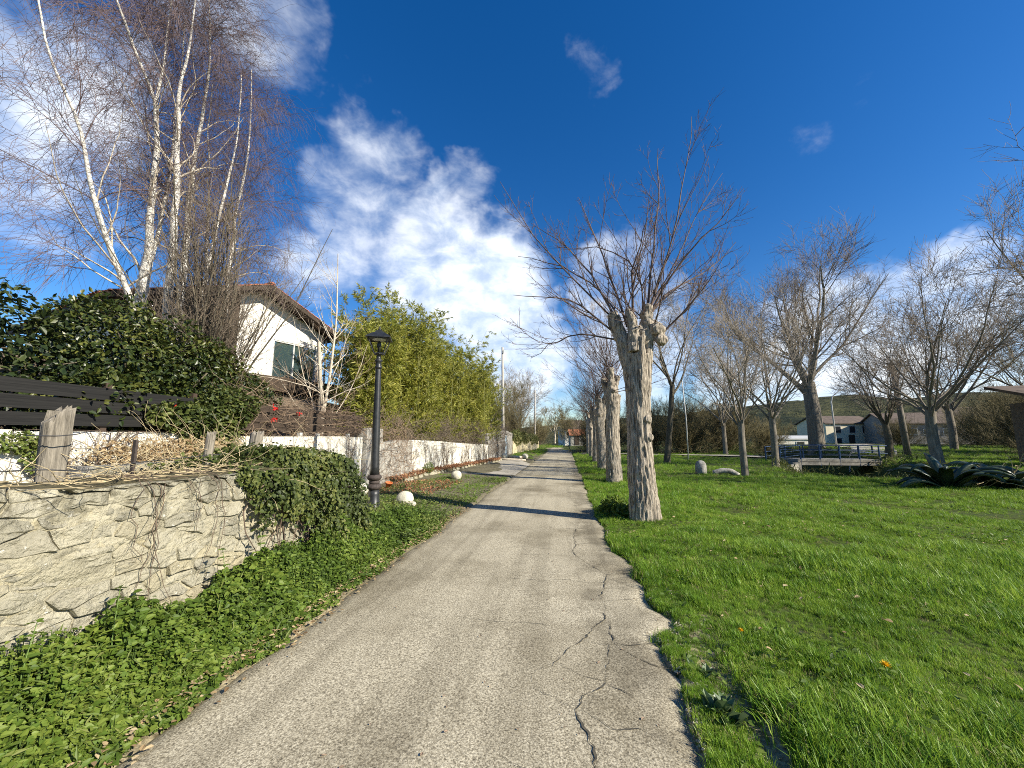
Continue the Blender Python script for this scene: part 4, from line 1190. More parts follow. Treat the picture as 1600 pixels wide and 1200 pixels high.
# timber shed at the right edge of the view
sh_ = thing('timber_shed', 'dark timber shed with overhanging roof at the right edge', 'shed', (23.3, 22.1, .35), -.25)
for k in range(9):
    MB().box((.16 + k * .30, 0, 1.55), (.292, .05, 3.1)).obj('plank', M['shed_wood'], sh_)
for k in range(8):
    MB().box((-.012, .18 + k * .32, 1.55), (.05, .31, 3.1)).obj('plank', M['shed_wood'], sh_)
mb = MB()
mb.add([(-.6, -.6, 3.05), (3.4, -.6, 3.05), (3.4, 3.2, 4.0), (-.6, 3.2, 4.0), (-.6, -.6, 3.2), (3.4, -.6, 3.2), (3.4, 3.2, 4.15), (-.6, 3.2, 4.15)], [np.array([[3, 2, 1, 0], [4, 5, 6, 7], [0, 1, 5, 4], [1, 2, 6, 5], [2, 3, 7, 6], [3, 0, 4, 7]])])
mb.obj('roof', M['roof_brown'], sh_)
MB().box((.05, -.07, 1.55), (.16, .12, 3.12)).obj('corner_post', M['cement'], sh_)

# ================================================================== TREES
def tree_obj(name, label, base, group=None, cat='tree'):
    return thing(name, label, cat, base, 0, group)
def put_tubes(name, parts, sides, mat, parent, off):
    mb = MB()
    for (P, R), s_ in zip(parts, sides):
        V, F = tubes(P - np.array(off), R, s_)
        mb.add(V, F)
    return mb.obj(name, mat, parent, True)

# ---- pollards -----------------------------------------------------------------
def pollard_trunk(pieces, voxel, seed, mat, r0, htop):
    """union of tapered limbs and burls -> one skin with bark relief"""
    mb = MB()
    for kind, a in pieces:
        if kind == 'limb':
            pts, rad = a
            P = poly_resample(pts, 14)
            rr = np.interp(np.linspace(0, 1, 14), np.linspace(0, 1, len(rad)), rad)
            mb.tube(P, rr, 18)
        else:
            c, r = a
            la = np.linspace(-np.pi / 2 + .1, np.pi / 2 - .1, 8)
            mb.lathe([(r * math.cos(q), r * math.sin(q)) for q in la], 14, c)
    me = mb.mesh('tmp', None)
    o = bpy.data.objects.new('tmp', me)
    COL.objects.link(o)
    md = o.modifiers.new('r', 'REMESH'); md.mode = 'VOXEL'; md.voxel_size = voxel
    sm = o.modifiers.new('s', 'SMOOTH'); sm.iterations = 3; sm.factor = .5
    dg = bpy.context.evaluated_depsgraph_get()
    new = bpy.data.meshes.new_from_object(o.evaluated_get(dg))
    bpy.data.objects.remove(o)
    n = len(new.vertices)
    V = np.empty(n * 3); new.vertices.foreach_get('co', V); V = V.reshape(-1, 3)
    Nn = np.empty(n * 3); new.vertices.foreach_get('normal', Nn); Nn = Nn.reshape(-1, 3)
    q = V * np.array([23, 23, 1.7]) + seed
    q[:, :2] += 1.2 * fbm(V * 1.3 + seed, 2, seed)[:, None]
    ridge = 1 - 2 * np.abs(vnoise(q, seed))
    ridge2 = 1 - 2 * np.abs(vnoise(V * np.array([48, 48, 6]) + seed, seed + 3))
    big = fbm(V * np.array([3.5, 3.5, .8]) + seed, 2, seed + 5)
    knob = sstep(V[:, 2], htop - 1.1, htop - .5)
    kn = fbm(V * 8.0 + seed, 3, seed + 8)
    disp = (0.020 * ridge + 0.011 * ridge2 + 0.024 * big) * (1 - .5 * knob) + .032 * kn * knob
    V = V + Nn * disp[:, None] * min(1.0, r0 / .26)
    new.vertices.foreach_set('co', V.ravel())
    new.polygons.foreach_set('use_smooth', np.ones(len(new.polygons), dtype=bool))
    new.materials.clear(); new.materials.append(mat)
    new.update()
    return new
def shoots(rng, starts, n, ln, spread, K=9, bias=(0, 0, 0), r=.014, up=.62):
    """long whippy shoots springing from the head"""
    S = np.array(starts)[rng.integers(0, len(starts), n)] + rng.normal(size=(n, 3)) * .05
    az_ = rng.uniform(0, 2 * np.pi, n)
    el = np.radians(rng.normal(40, spread, n).clip(0, 86))
    d = np.stack([np.cos(az_) * np.cos(el), np.sin(az_) * np.cos(el), np.sin(el)], -1)
    d = nrm(d + np.array(bias))
    L = ln * rng.uniform(.45, 1.15, n)
    pts = [S]
    for k in range(K - 1):
        d = nrm(d + np.array([0, 0, up / K]) + .055 * rng.normal(size=(n, 3)))
        pts.append(pts[-1] + d * (L / (K - 1))[:, None])
    R = (r * rng.uniform(.55, 1.25, n))[:, None] * np.linspace(1, .22, K)[None]
    return np.stack(pts, 1), R
def pollard(label, base, pieces, starts, seed, voxel, r0, htop, nsh, ln, bias=(0, 0, 0), tw=(7, 6), mains=None):
    rng = np.random.default_rng(seed)
    t = tree_obj('pollard_tree', label, base, 'pollarded trees along the lane')
    me = pollard_trunk(pieces, voxel, seed, M['pollard'], r0, htop)
    me.name = 'trunk'
    link('trunk', me, t)
    P1, R1 = shoots(rng, starts, nsh, ln, 24, bias=bias)
    if mains:
        Pm = np.stack([poly_resample(q, 9) for q in mains]) + .03 * rng.normal(size=(len(mains), 9, 3)) * np.linspace(0, 1, 9)[None, :, None]
        Rm = (.024 * rng.uniform(.75, 1.25, len(mains)))[:, None] * np.linspace(1, .20, 9)[None]
        Pk, Rk = grow(rng, Pm, Rm, 5, .12, .8, 1.55, 30, 9, up=.55, wob=.06, rr=.6, tip=.25, fall=.5, rmin=.006)
        P1 = np.concatenate([P1, Pm, Pk]); R1 = np.concatenate([R1, Rm, Rk])
    P2, R2 = grow(rng, P1, R1, tw[0], .10, .97, ln * .28, 38, 6, up=.5, wob=.07, rr=.55, tip=.3, fall=.55, rmin=.0042)
    P3, R3 = grow(rng, P2, R2, tw[1], .15, .97, ln * .07, 42, 4, up=.3, wob=.09, rr=.6, tip=.4, fall=.4, rmin=.0032)
    put_tubes('shoots', [(P1, R1)], [6], M['shoot'], t, (0, 0, 0))
    put_tubes('twigs', [(P2, R2), (P3, R3)], [4, 3], M['shoot'], t, (0, 0, 0))
    return t
pieces1 = [('limb', ([(0, 0, -.2), (0, 0, .25), (-.02, 0, 1.4), (-.01, 0, 2.6), (0, 0, 3.25)], [.29, .245, .215, .225, .25])),
           ('limb', ([(-.03, 0, 1.8), (-.10, .0, 2.7), (-.25, .0, 3.5), (-.47, -.02, 4.15)], [.10, .16, .15, .10])),
           ('limb', ([(-.06, -.15, 3.3), (-.10, -.16, 3.9), (-.16, -.14, 4.18)], [.15, .11, .075])),
           ('limb', ([(.02, 0, 1.8), (.10, 0, 2.8), (.19, 0, 3.6), (.24, 0, 4.28)], [.10, .17, .155, .105])),
           ('limb', ([(.0, -.16, 2.2), (.03, -.21, 3.0), (.06, -.22, 3.6)], [.07, .085, .07])),
           ('burl', ((.38, -.06, 3.74), .17)), ('burl', ((.46, -.10, 3.55), .13)), ('burl', ((.36, .1, 3.9), .12)),
           ('burl', ((.10, -.17, 1.95), .085)), ('burl', ((.13, -.155, 1.6), .075)), ('burl', ((-.04, 0, 3.45), .23)), ('burl', ((.08, .0, 3.7), .18))]
starts1 = [(-.45, 0, 4.1), (-.16, -.14, 4.15), (.22, 0, 4.2), (.12, -.1, 4.1), (.40, -.06, 3.85), (-.3, -.05, 3.9), (.0, -.2, 3.8), (.25, .05, 4.2)]
MAINS = [[(-0.42, 0.0, 4.01), (-1.19, 0.0, 4.89), (-2.0, 0.0, 5.82), (-2.57, 0.0, 6.77), (-2.86, 0.0, 7.35)], [(-0.43, 0.0, 3.74), (-1.21, -0.17, 4.4), (-1.86, -0.33, 4.51), (-2.5, -0.5, 4.42)], [(0.13, 0.0, 3.99), (0.2, 0.07, 4.77), (-0.02, 0.15, 5.39), (-0.75, 0.22, 5.77), (-1.45, 0.3, 5.78)], [(0.21, 0.0, 3.98), (0.52, 0.05, 4.81), (0.99, 0.1, 6.24), (1.28, 0.15, 7.59), (1.46, 0.2, 8.7)], [(0.21, 0.0, 3.92), (0.61, -0.1, 4.75), (1.11, -0.2, 5.35), (1.72, -0.3, 5.94), (2.08, -0.4, 6.46)], [(0.21, 0.0, 3.98), (0.47, 0.27, 5.49), (0.74, 0.53, 7.14), (0.84, 0.8, 8.47)], [(0.15, 0.0, 3.99), (0.83, 0.2, 5.14), (1.49, 0.4, 6.52), (2.17, 0.6, 7.52)], [(0.38, 0.0, 3.57), (0.81, -0.1, 4.0), (1.16, -0.2, 4.28), (1.28, -0.3, 4.76)], [(-0.17, 0.0, 3.86), (-0.48, 0.3, 5.27), (-0.85, 0.6, 6.52), (-1.04, 0.9, 7.38)], [(-0.44, 0.0, 3.6), (-1.21, 0.07, 3.79), (-1.89, 0.13, 3.55), (-2.18, 0.2, 3.29)], [(-0.04, 0.0, 4.0), (-0.11, -0.23, 4.87), (0.07, -0.47, 5.43), (0.16, -0.7, 5.83)], [(0.21, 0.0, 3.98), (0.77, 0.3, 4.76), (1.6, 0.6, 5.13), (2.44, 0.9, 5.97)], [(-0.36, 0.0, 3.94), (-0.9, 0.27, 5.28), (-1.59, 0.53, 6.22), (-2.21, 0.8, 6.75)], [(0.21, 0.0, 3.98), (0.53, -0.2, 4.98), (0.98, -0.4, 6.21), (1.46, -0.6, 7.13)], [(-0.3, 0.0, 4.01), (-0.78, 0.17, 4.93), (-1.74, 0.33, 5.51), (-2.49, 0.5, 5.79)]]
pollard('nearest pollarded tree, thick pale furrowed trunk with a knobbly burl on its head', (1.47, 8.05, .02), pieces1, starts1, 3, .017, .26, 4.2, 14, 2.2, tw=(6, 3), mains=MAINS)
def gen_pollard(label, base, h, r, seed, nsh=34, ln=2.7, voxel=.04, bias=(-.22, 0, 0)):
    rr = np.random.default_rng(seed)
    pc = [('limb', ([(0, 0, -.2), (0, 0, .2), (rr.normal() * .05, 0, h * .45), (rr.normal() * .08, 0, h * .8)], [r * 1.3, r * 1.08, r * .95, r * 1.12]))]
    stt = []
    for k in range(4):
        a = k * 1.57 + rr.uniform(-.5, .5)
        top = (math.cos(a) * r * rr.uniform(.8, 1.7), math.sin(a) * r * rr.uniform(.8, 1.7), h * rr.uniform(.93, 1.06))
        pc.append(('limb', ([(0, 0, h * .55), (top[0] * .5, top[1] * .5, h * .8), top], [r * .6, r * .62, r * .42])))
        stt.append(top)
    for k in range(5):
        a = rr.uniform(0, 6.28)
        c = (math.cos(a) * r * .95, math.sin(a) * r * .95, h * rr.uniform(.55, .98))
        pc.append(('burl', (c, r * rr.uniform(.35, .6))))
        if c[2] > h * .75: stt.append(c)
    pollard(label, base, pc, stt, seed, voxel, r, h, nsh, ln, bias)
gen_pollard('second pollarded tree of the row, pale trunk with split bark right behind the first', (1.72, 14.95, .02), 4.0, .235, 12, 46, 3.6, .03)
gen_pollard('third pollarded tree of the row along the lane', (1.86, 21.0, .02), 3.9, .225, 22, 44, 3.6)
gen_pollard('fourth pollarded tree of the row along the lane', (1.98, 27.0, .02), 3.8, .215, 32, 40, 3.6, .05)
gen_pollard('fifth pollarded tree of the row along the lane', (2.10, 33.2, .02), 3.8, .21, 42, 36, 3.6, .05)
gen_pollard('sixth and farthest pollarded tree of the row along the lane', (2.25, 39.5, .02), 3.7, .21, 52, 34, 3.6, .06)

# ---- birches --------------------------------------------------------------------
BIRCH = [
    ('birch leaning left, the leftmost white trunk above the hedge', -9.2, [[(7.5, 2.4), (7.02, 4.43), (6.48, 5.35), (5.89, 6.53), (5.56, 7.51), (5.14, 8.19), (4.86, 8.68), (4.67, 9.4)]], .115, 16, 2.7),
    ('tall birch forking into two white stems above the hedge', -9.5, [[(7.45, 2.4), (7.34, 4.56), (7.24, 6.53), (7.15, 8.58), (7.09, 9.46)], [(7.09, 9.46), (6.98, 9.75), (6.54, 10.4), (6.06, 11.2), (5.8, 12.0)], [(7.09, 9.46), (7.16, 10.32), (7.15, 11.74), (7.09, 13.16)]], .16, 15, 2.7),
    ('thick spotted birch trunk in the middle of the clump', -9.0, [[(7.7, 2.4), (7.52, 4.29), (7.34, 6.54), (7.26, 8.45), (7.19, 9.93), (7.27, 11.07), (7.2, 12.65)]], .165, 20, 2.6),
    ('birch leaning slightly right behind the thick spotted trunk', -9.7, [[(8.25, 2.4), (8.31, 4.56), (8.34, 7.17), (8.34, 9.4), (8.38, 11.0), (8.26, 12.69), (8.07, 14.2)]], .15, 22, 2.6),
    ('slender birch at the right of the clump, in front of the house roof', -9.8, [[(9.6, 2.4), (9.73, 5.39), (9.86, 8.48), (9.94, 10.49), (9.92, 12.27), (9.84, 13.4)]], .115, 22, 2.4),
    ('slim upright birch between the thick spotted trunk and the slender right one', -9.3, [[(8.45, 2.4), (8.55, 5.0), (8.85, 7.6), (9.0, 10.0), (9.05, 12.3)]], .10, 16, 2.2),
    ('thin birch stem rising right behind the forked birch', -9.9, [[(7.6, 2.4), (7.75, 5.0), (7.85, 8.0), (7.8, 10.6), (7.85, 12.8)]], .095, 15, 2.2),
    ('thin birch far back in the clump', -10.5, [[(9.8, 2.6), (9.69, 6.59), (9.42, 8.88), (9.34, 10.94), (9.28, 12.42)]], .085, 18, 2.2)]
for bi, (lab, X, stems, r0, nb, ln) in enumerate(BIRCH):
    rng = np.random.default_rng(200 + bi)
    base = (X, stems[0][0][0], garden_at(X, stems[0][0][0]) - .05)
    t = tree_obj('birch_tree', lab, base, 'birches in the garden')
    tr_parts, L1 = [], []
    rstart = r0
    ztop = max(s[-1][1] for s in stems)
    for si, st_ in enumerate(stems):
        pts = [(X + .10 * math.sin(q[1] * .9 + bi), q[0], q[1]) for q in st_]
        P = poly_resample(pts, 22)
        P[:, :2] += .03 * np.stack([vnoise(xyz(P[:, 2] * 1.2, bi, 0), 3), vnoise(xyz(P[:, 2] * 1.2, bi, 5), 4)], -1)
        z_ = P[:, 2]
        R = np.maximum(.015, .68 * r0 * (1 - (z_ - base[2]) / (ztop - base[2] + 1.0)) * (1.0 if si == 0 else .8))
        tr_parts.append((P[None], R[None]))
    for si, (P, R) in enumerate(tr_parts):
        t0 = .30 if si == 0 else .05
        nn_ = nb if len(stems) == 1 else (nb if si else 10)
        L1.append(grow(rng, P, R, nn_, t0, .98, ln, 36, 10, up=.5, wob=.10, rr=.36, tip=.2, fall=.45, rmin=.006))
    P1 = np.concatenate([a for a, b in L1]); R1 = np.concatenate([b for a, b in L1])
    P1[:, :, 2] -= (np.linspace(0, 1, 10) ** 2)[None] * .28 * ln * rng.uniform(.2, 1.2, len(P1))[:, None]
    P2, R2 = grow(rng, P1, R1, 9, .15, .98, 1.15, 45, 7, up=-.35, wob=.13, rr=.5, tip=.35, rmin=.0045)
    P3, R3 = grow(rng, P2, R2, 9, .1, .98, .75, 40, 5, up=-1.5, wob=.16, rr=.6, tip=.5, rmin=.0031)
    put_tubes('trunk', tr_parts, [12] * len(tr_parts), M['birch'], t, base)
    thick = R1[:, 0] > .015
    if thick.any():
        put_tubes('limbs', [(P1[thick], R1[thick])], [6], M['pale_bark'], t, base)
    mb_parts = [(P2, R2), (P3, R3)] + ([(P1[~thick], R1[~thick])] if (~thick).any() else [])
    put_tubes('crown', mb_parts, [3] * len(mb_parts), M['twig_birch'], t, base)

# ---- multi-stemmed bare shrub in front of the house --------------------------------
def multistem(name, label, base, n, hgt, spread, seed, mats, r=.022, tw=(9, 7), group=None, lean=(0, 0), cat='shrub', parts=('stems', 'twigs'), K=10, sub=.28, tws=.005):
    rng = np.random.default_rng(seed)
    t = thing(name, label, cat, base, 0, group)
    S = rng.normal(size=(n, 3)) * np.array([.16, .16, 0]) * spread
    az_ = rng.uniform(0, 2 * np.pi, n); el = np.radians(90 - np.abs(rng.normal(0, 1, n)) * 26 * spread)
    d = np.stack([np.cos(az_) * np.cos(el) + lean[0], np.sin(az_) * np.cos(el) + lean[1], np.sin(el)], -1)
    L = hgt * rng.uniform(.55, 1.08, n)
    pts = [S]
    for k in range(K - 1):
        d = nrm(d + np.array([0, 0, .09]) + .07 * rng.normal(size=(n, 3)))
        pts.append(pts[-1] + d * (L / (K - 1))[:, None])
    P1 = np.stack(pts, 1); R1 = (r * rng.uniform(.6, 1.3, n))[:, None] * np.linspace(1, .25, K)[None]
    P2, R2 = grow(rng, P1, R1, tw[0], .18, .98, hgt * sub, 32, 7, up=.5, wob=.10, rr=.55, tip=.3, fall=.45, rmin=tws)
    P3, R3 = grow(rng, P2, R2, tw[1], .15, .98, hgt * .11, 38, 4, up=.25, wob=.12, rr=.6, tip=.4, fall=.3, rmin=tws * .76)
    put_tubes(parts[0], [(P1, R1)], [6], M[mats[0]], t, (0, 0, 0))
    put_tubes(parts[1], [(P2, R2), (P3, R3)], [4, 3], M[mats[1]], t, (0, 0, 0))
    return t
multistem('bare_shrub', 'dense dark upright bare shrub in front of the house gable', (-7.6, 7.35, 2.0), 56, 5.0, .72, 301, ('dark_bark', 'twig_brown'), .022, (10, 7), 'bare shrubs in the garden', (0, -.10))
multistem('bare_shrub', 'thin bare shrub between the house window and the bamboo', (-7.0, 10.7, 1.9), 7, 3.6, 1.1, 303, ('pale_bark', 'dead_twig'), .016, (6, 5), 'bare shrubs in the garden')
t = tree_obj('young_tree', 'young pale stemmed tree with a cut stem in front of the house window', (-7.0, 10.5, 1.75))
P = poly_resample([(-7, 10.55, 1.7), (-7, 10.52, 2.43), (-7.0, 10.29, 3.34), (-7, 10.13, 4.35)], 12)[None]
R = np.linspace(.062, .05, 12)[None]
Pb = poly_resample([(-7, 10.55, 1.75), (-7.0, 10.54, 2.3), (-7.0, 10.76, 3.41), (-7.02, 10.95, 5.26), (-7.05, 10.84, 7.4)], 16)[None]
Rb = np.linspace(.052, .012, 16)[None]
put_tubes('trunk', [(P, R), (Pb, Rb)], [10, 8], M['pale_bark'], t, (-7.0, 10.5, 1.75))
rng = np.random.default_rng(77)
P2, R2 = grow(rng, Pb, Rb, 14, .25, .97, 1.5, 42, 8, up=.7, wob=.1, rr=.5, fall=.3, rmin=.006)
P2b, R2b = grow(rng, P, R, 9, .15, .5, 1.7, 55, 8, up=.3, wob=.14, rr=.3, rmin=.008)
P3, R3 = grow(rng, np.concatenate([P2, P2b]), np.concatenate([R2, R2b]), 6, .2, .97, .45, 40, 5, up=.3, wob=.12, rr=.6, rmin=.004)
put_tubes('branches', [(P2, R2), (P2b, R2b), (P3, R3)], [5, 5, 3], M['pale_bark'], t, (-7.0, 10.5, 1.75))

# ---- bare trees of the meadow and the background -----------------------------------
def bare_tree(name, label, base, hgt, r, fork, nl, seed, mats, spread=38, dens=(7, 7, 6), tw=.006, group='bare trees in the meadow', lean=(0, 0), limb=.62, up=.5, bow=0.0):
    rng = np.random.default_rng(seed)
    t = tree_obj(name, label, base, group)
    tp = np.array([lean[0] * fork, lean[1] * fork, fork])
    P0 = poly_resample([(0, 0, -.3), (0, 0, .1), tuple(tp * .55 + rng.normal(size=3) * .04 * r * 4), tuple(tp)], 14)
    r = r * .72
    R0 = np.interp(np.linspace(0, 1, 14), [0, .12, 1], [r * 1.35, r * 1.05, r * .85])
    # main limbs from the fork zone
    n = nl
    az_ = np.arange(n) * 2 * np.pi / n + rng.uniform(-.5, .5, n)
    el = np.radians(90 - np.abs(rng.normal(spread, 10, n)).clip(6, 75))
    d = np.stack([np.cos(az_) * np.cos(el), np.sin(az_) * np.cos(el), np.sin(el)], -1)
    L = (hgt - fork) * limb * 1.45 * rng.uniform(.75, 1.1, n)
    pos_ = tp + np.stack([0 * L, 0 * L, rng.uniform(-.22, .02, n) * fork], -1)
    pts = [pos_]
    K = 11
    for k in range(K - 1):
        d = nrm(d + np.array([0, 0, up / K]) + .085 * rng.normal(size=(n, 3)))
        pts.append(pts[-1] + d * (L / (K - 1))[:, None])
    P1 = np.stack(pts, 1); R1 = (r * .52 / math.sqrt(n / 4) * rng.uniform(.7, 1.2, n))[:, None] * np.linspace(1, .18, K)[None]
    P2, R2 = grow(rng, P1, R1, dens[0], .15, .98, (hgt - fork) * .42, 38, 8, up=up, wob=.09, rr=.55, tip=.22, fall=.5, rmin=tw * 1.6)
    P3, R3 = grow(rng, P2, R2, dens[1], .15, .98, (hgt - fork) * .20, 38, 6, up=up * .7, wob=.10, rr=.55, tip=.3, fall=.4, rmin=tw * 1.15)
    P4, R4 = grow(rng, P3, R3, dens[2], .15, .98, (hgt - fork) * .095, 38, 4, up=.2 + bow, wob=.12, rr=.6, tip=.5, fall=.3, rmin=tw)
    put_tubes('trunk', [(P0[None], R0[None]), (P1, R1)], [14, 8], M[mats[0]], t, (0, 0, 0))
    put_tubes('crown', [(P2, R2), (P3, R3), (P4, R4)], [4, 3, 3], M[mats[1]], t, (0, 0, 0))
    return t
def gz(x, y): return float(H(np.array(float(x)), np.array(float(y))))
bare_tree('bare_tree', 'slim young tree with twiggy vase crown right of the round topped post', (7.34, 17.7, gz(7.34, 17.7)), 7.6, .19, 2.3, 12, 401, ('grey_bark', 'twig_grey'), 24, (6, 6, 5), .006, limb=.62)
bare_tree('bare_tree', 'slim bare tree standing left of the footbridge', (11.5, 23.8, gz(11.5, 23.8)), 9.6, .24, 3.0, 11, 402, ('grey_bark', 'twig_grey'), 28, (6, 6, 5), .007)
bare_tree('bare_tree', 'dark leaning trunk with open crown behind the nearest pollard', (6.3, 26.2, gz(6.3, 26.2)), 12.5, .25, 5.0, 7, 403, ('dark_bark', 'twig_grey'), 30, (7, 7, 6), .008, lean=(.12, 0))
bare_tree('poplar_tree', 'huge bare poplar with a massive trunk behind the footbridge', (23.0, 40, .25), 21.5, .85, 6.6, 9, 404, ('grey_bark', 'twig_brown'), 40, (9, 9, 7), .012, limb=.60, lean=(-.03, 0), up=.55)
bare_tree('bare_tree', 'broad many branched tree right of the leaning wooden pole', (20.4, 25.0, .30), 11.5, .36, 2.9, 15, 405, ('grey_bark', 'twig_brown'), 38, (8, 7, 6), .008, limb=.60, up=.45)
bare_tree('bare_tree', 'small dark trunked pollard left of the leaning wooden pole', (22.0, 30.5, .3), 8.0, .30, 2.3, 10, 406, ('dark_bark', 'twig_grey'), 26, (6, 6, 4), .008)
bare_tree('bare_tree', 'bare tree reaching in from the right edge of the view', (17.6, 13.4, .1), 10.5, .30, 3.2, 9, 407, ('dark_bark', 'twig_brown'), 48, (9, 8, 6), .006, lean=(.08, 0), limb=.62)
bare_tree('bare_tree', 'tall thin crowned tree between the poplar and the right hand trees', (31.5, 37, .3), 13.5, .35, 4.0, 9, 408, ('grey_bark', 'twig_grey'), 30, (7, 7, 6), .010)
bare_tree('bare_tree', 'bare tree behind the timber shed', (32, 30, .3), 11.5, .35, 3.2, 11, 409, ('dark_bark', 'twig_olive'), 42, (7, 7, 6), .010)
bare_tree('bare_tree', 'bare tree rising behind the slim young tree', (15.0, 40, .3), 10.5, .28, 3.0, 10, 410, ('grey_bark', 'twig_grey'), 36, (7, 7, 5), .010)
bare_tree('bare_tree', 'bare tree at the left side of the far lane, beyond the gateway', (-7.8, 50, .6), 9.0, .25, 2.0, 12, 411, ('grey_bark', 'twig_olive'), 36, (7, 7, 6), .011, group='bare trees along the far lane')
bare_tree('bare_tree', 'tall bare tree at the bend of the lane', (-8.5, 74, .6), 14, .35, 3.5, 11, 412, ('grey_bark', 'twig_grey'), 30, (7, 7, 6), .014, group='bare trees along the far lane')
bare_tree('bare_tree', 'bare tree on the grass mound before the far white house', (-2.2, 80, .9), 8.0, .25, 2.0, 10, 413, ('pale_bark', 'twig_olive'), 45, (7, 7, 5), .014, group='bare trees along the far lane')
bare_tree('bare_tree', 'tall bare tree behind the slim utility pole', (-13, 66, .6), 13, .32, 3.0, 10, 414, ('grey_bark', 'twig_grey'), 32, (7, 7, 6), .013, group='bare trees along the far lane')
# thickets behind the meadow: rounded bare bushes
THK = [(9.5, 47, 6.5, 'olive thicket bush behind the thin pale mast'), (14.5, 50, 6.8, 'olive thicket bush behind the two slim trees'), (20, 54, 6.0, 'olive thicket bush left of the poplar'),
       (26.5, 57, 5.2, 'low olive thicket bush beside the whitewashed shed'), (5.5, 52, 6.0, 'olive thicket bush seen between the pollard trunks'), (33, 44, 3.0, 'low thicket bush in front of the farm buildings'),
       (41, 42, 6.5, 'thicket bush right of the grey barn'), (44, 40, 7.5, 'tall thicket bush behind the timber shed'), (34, 33.5, 5.0, 'thicket bush at the right beyond the agaves'), (28.5, 27, 4.2, 'low thicket bush left of the timber shed'),
       (12, 43, 5.6, 'olive thicket bush right of the thin pale mast'), (17.5, 46, 5.6, 'olive thicket bush behind the left end of the footbridge'), (3.2, 46, 5.0, 'olive thicket bush right behind the farthest pollards'),
       (47, 52, 5.2, 'thicket bush before the grey barn at the right'), (53, 56, 6.5, 'thicket bush before the tall pale house')]
bush = None
for k, (x, y, h, lab) in enumerate(THK):
    if k % 3 == 0:
        bush = multistem('thicket_bush', lab, (x, y, gz(x, y)), 110, 5.6, 2.2, 500 + k, ('twig_olive', 'twig_olive'), .026, (11, 8), 'thicket bushes behind the meadow', tws=.011)
        bush.scale = (h / 6.0,) * 3
        src = bush
    else:
        c = src.copy(); COL.objects.link(c)
        c.location = (x, y, gz(x, y)); c.rotation_euler = (0, 0, k * 1.9); c.scale = (h / 6.0 * 1.1, h / 6.0 * .95, h / 6.0)
        c['label'] = lab
        for ch in src.children:
            d = ch.copy(); COL.objects.link(d); d.parent = c
FAR = [(-6.2, 45, 4.6, 'brown bush over the ochre wall, nearest the gateway'), (-8.5, 58, 6.0, 'brown bush left of the lane bend'), (-4.8, 70, 5.0, 'brown bush beyond the lane bend, left'), (0.5, 96, 6.5, 'brown bush beside the far white house'), (-12, 46, 6.0, 'brown bush behind the slim utility pole')]
for k, (x, y, h, lab) in enumerate(FAR):
    if k == 0:
        src = multistem('lane_bush', lab, (x, y, .5), 90, 4.8, 2.0, 540, ('twig_brown', 'twig_olive'), .024, (10, 8), 'brown bushes along the far lane', tws=.010)
        src.scale = (h / 5.0,) * 3
    else:
        c = src.copy(); COL.objects.link(c)
        c.location = (x, y, .5); c.rotation_euler = (0, 0, k * 1.3); c.scale = (h / 5.0,) * 3
        c['label'] = lab
        for ch in src.children:
            d = ch.copy(); COL.objects.link(d); d.parent = c

# ================================================================== HEDGES AND LEAFY SHRUBS
def blob_points(rng, blobs, n, shell=.75):
    """points through a union of ellipsoids, mostly near their surface; returns points and outward normals"""
    B = np.array([b[:3] for b in blobs], float); Rr = np.array([b[3:6] for b in blobs], float)
    w = (Rr[:, 0] * Rr[:, 1] + Rr[:, 1] * Rr[:, 2] + Rr[:, 0] * Rr[:, 2]); w /= w.sum()
    k = rng.choice(len(B), n, p=w)
    d = rand_dirs(rng, n)
    rad = np.where(rng.random(n) < shell, rng.uniform(.82, 1.04, n), rng.uniform(.35, .9, n))
    lump = 1 + .16 * fbm(d * 2.3 + k[:, None] * 7.1, 3, 77)
    P = B[k] + Rr[k] * d * (rad * lump)[:, None]
    return P, nrm(d / Rr[k])
def leafy(name, label, cat, blobs, n, size, tmpl, mat, seed, base, group=None, branch=True, droop=.3, cut=None, extra=None):
    rng = np.random.default_rng(seed)
    t = thing(name, label, cat, base, 0, group)
    P, Nn = blob_points(rng, blobs, n)
    if cut is not None:
        k = cut(P); P, Nn = P[k], Nn[k]
    m_ = len(P)
    D = nrm(Nn * .6 + rand_dirs(rng, m_) * .9 + np.array([0, 0, -droop]))
    N2 = nrm(Nn * .7 + rand_dirs(rng, m_) * .6 + np.array([0, 0, .55]))
    V, F = leaves(P - np.array(base), N2, D, size * rng.uniform(.6, 1.25, m_), tmpl)
    link('foliage', mesh_np('foliage', V, F, mat), t)
    if branch:
        nb = 26
        tgt = P[rng.integers(0, m_, nb)]
        S = np.array(base) + rng.normal(size=(nb, 3)) * np.array([.25, .5, 0])
        tt = np.linspace(0, 1, 7)[None, :, None]
        Pb_ = S[:, None] * (1 - tt) + tgt[:, None] * tt + .12 * rng.normal(size=(nb, 7, 3)) * tt * (1 - tt) * 4
        put_tubes('branches', [(Pb_, np.linspace(.03, .008, 7)[None].repeat(nb, 0))], [5], M['dark_bark'], t, base)
    return t
leafy('laurel_shrub', 'dark laurel shrub at the far left behind the black fence', 'shrub', [(-7.6, 2.6, 2.6, .9, 1.2, 1.2), (-7.6, 3.9, 2.6, .9, 1.0, 1.15), (-8.0, 3.3, 3.1, .8, 1.2, .75), (-8.4, 2.4, 3.9, .9, 1.0, .95), (-8.6, 3.6, 3.7, .8, .9, .8), (-7.3, 4.6, 2.3, .7, .7, .7)], 12500, .10, OVATE, M['laurel'], 601, (-7.7, 3.2, 1.6), 'evergreen shrubs behind the fence')
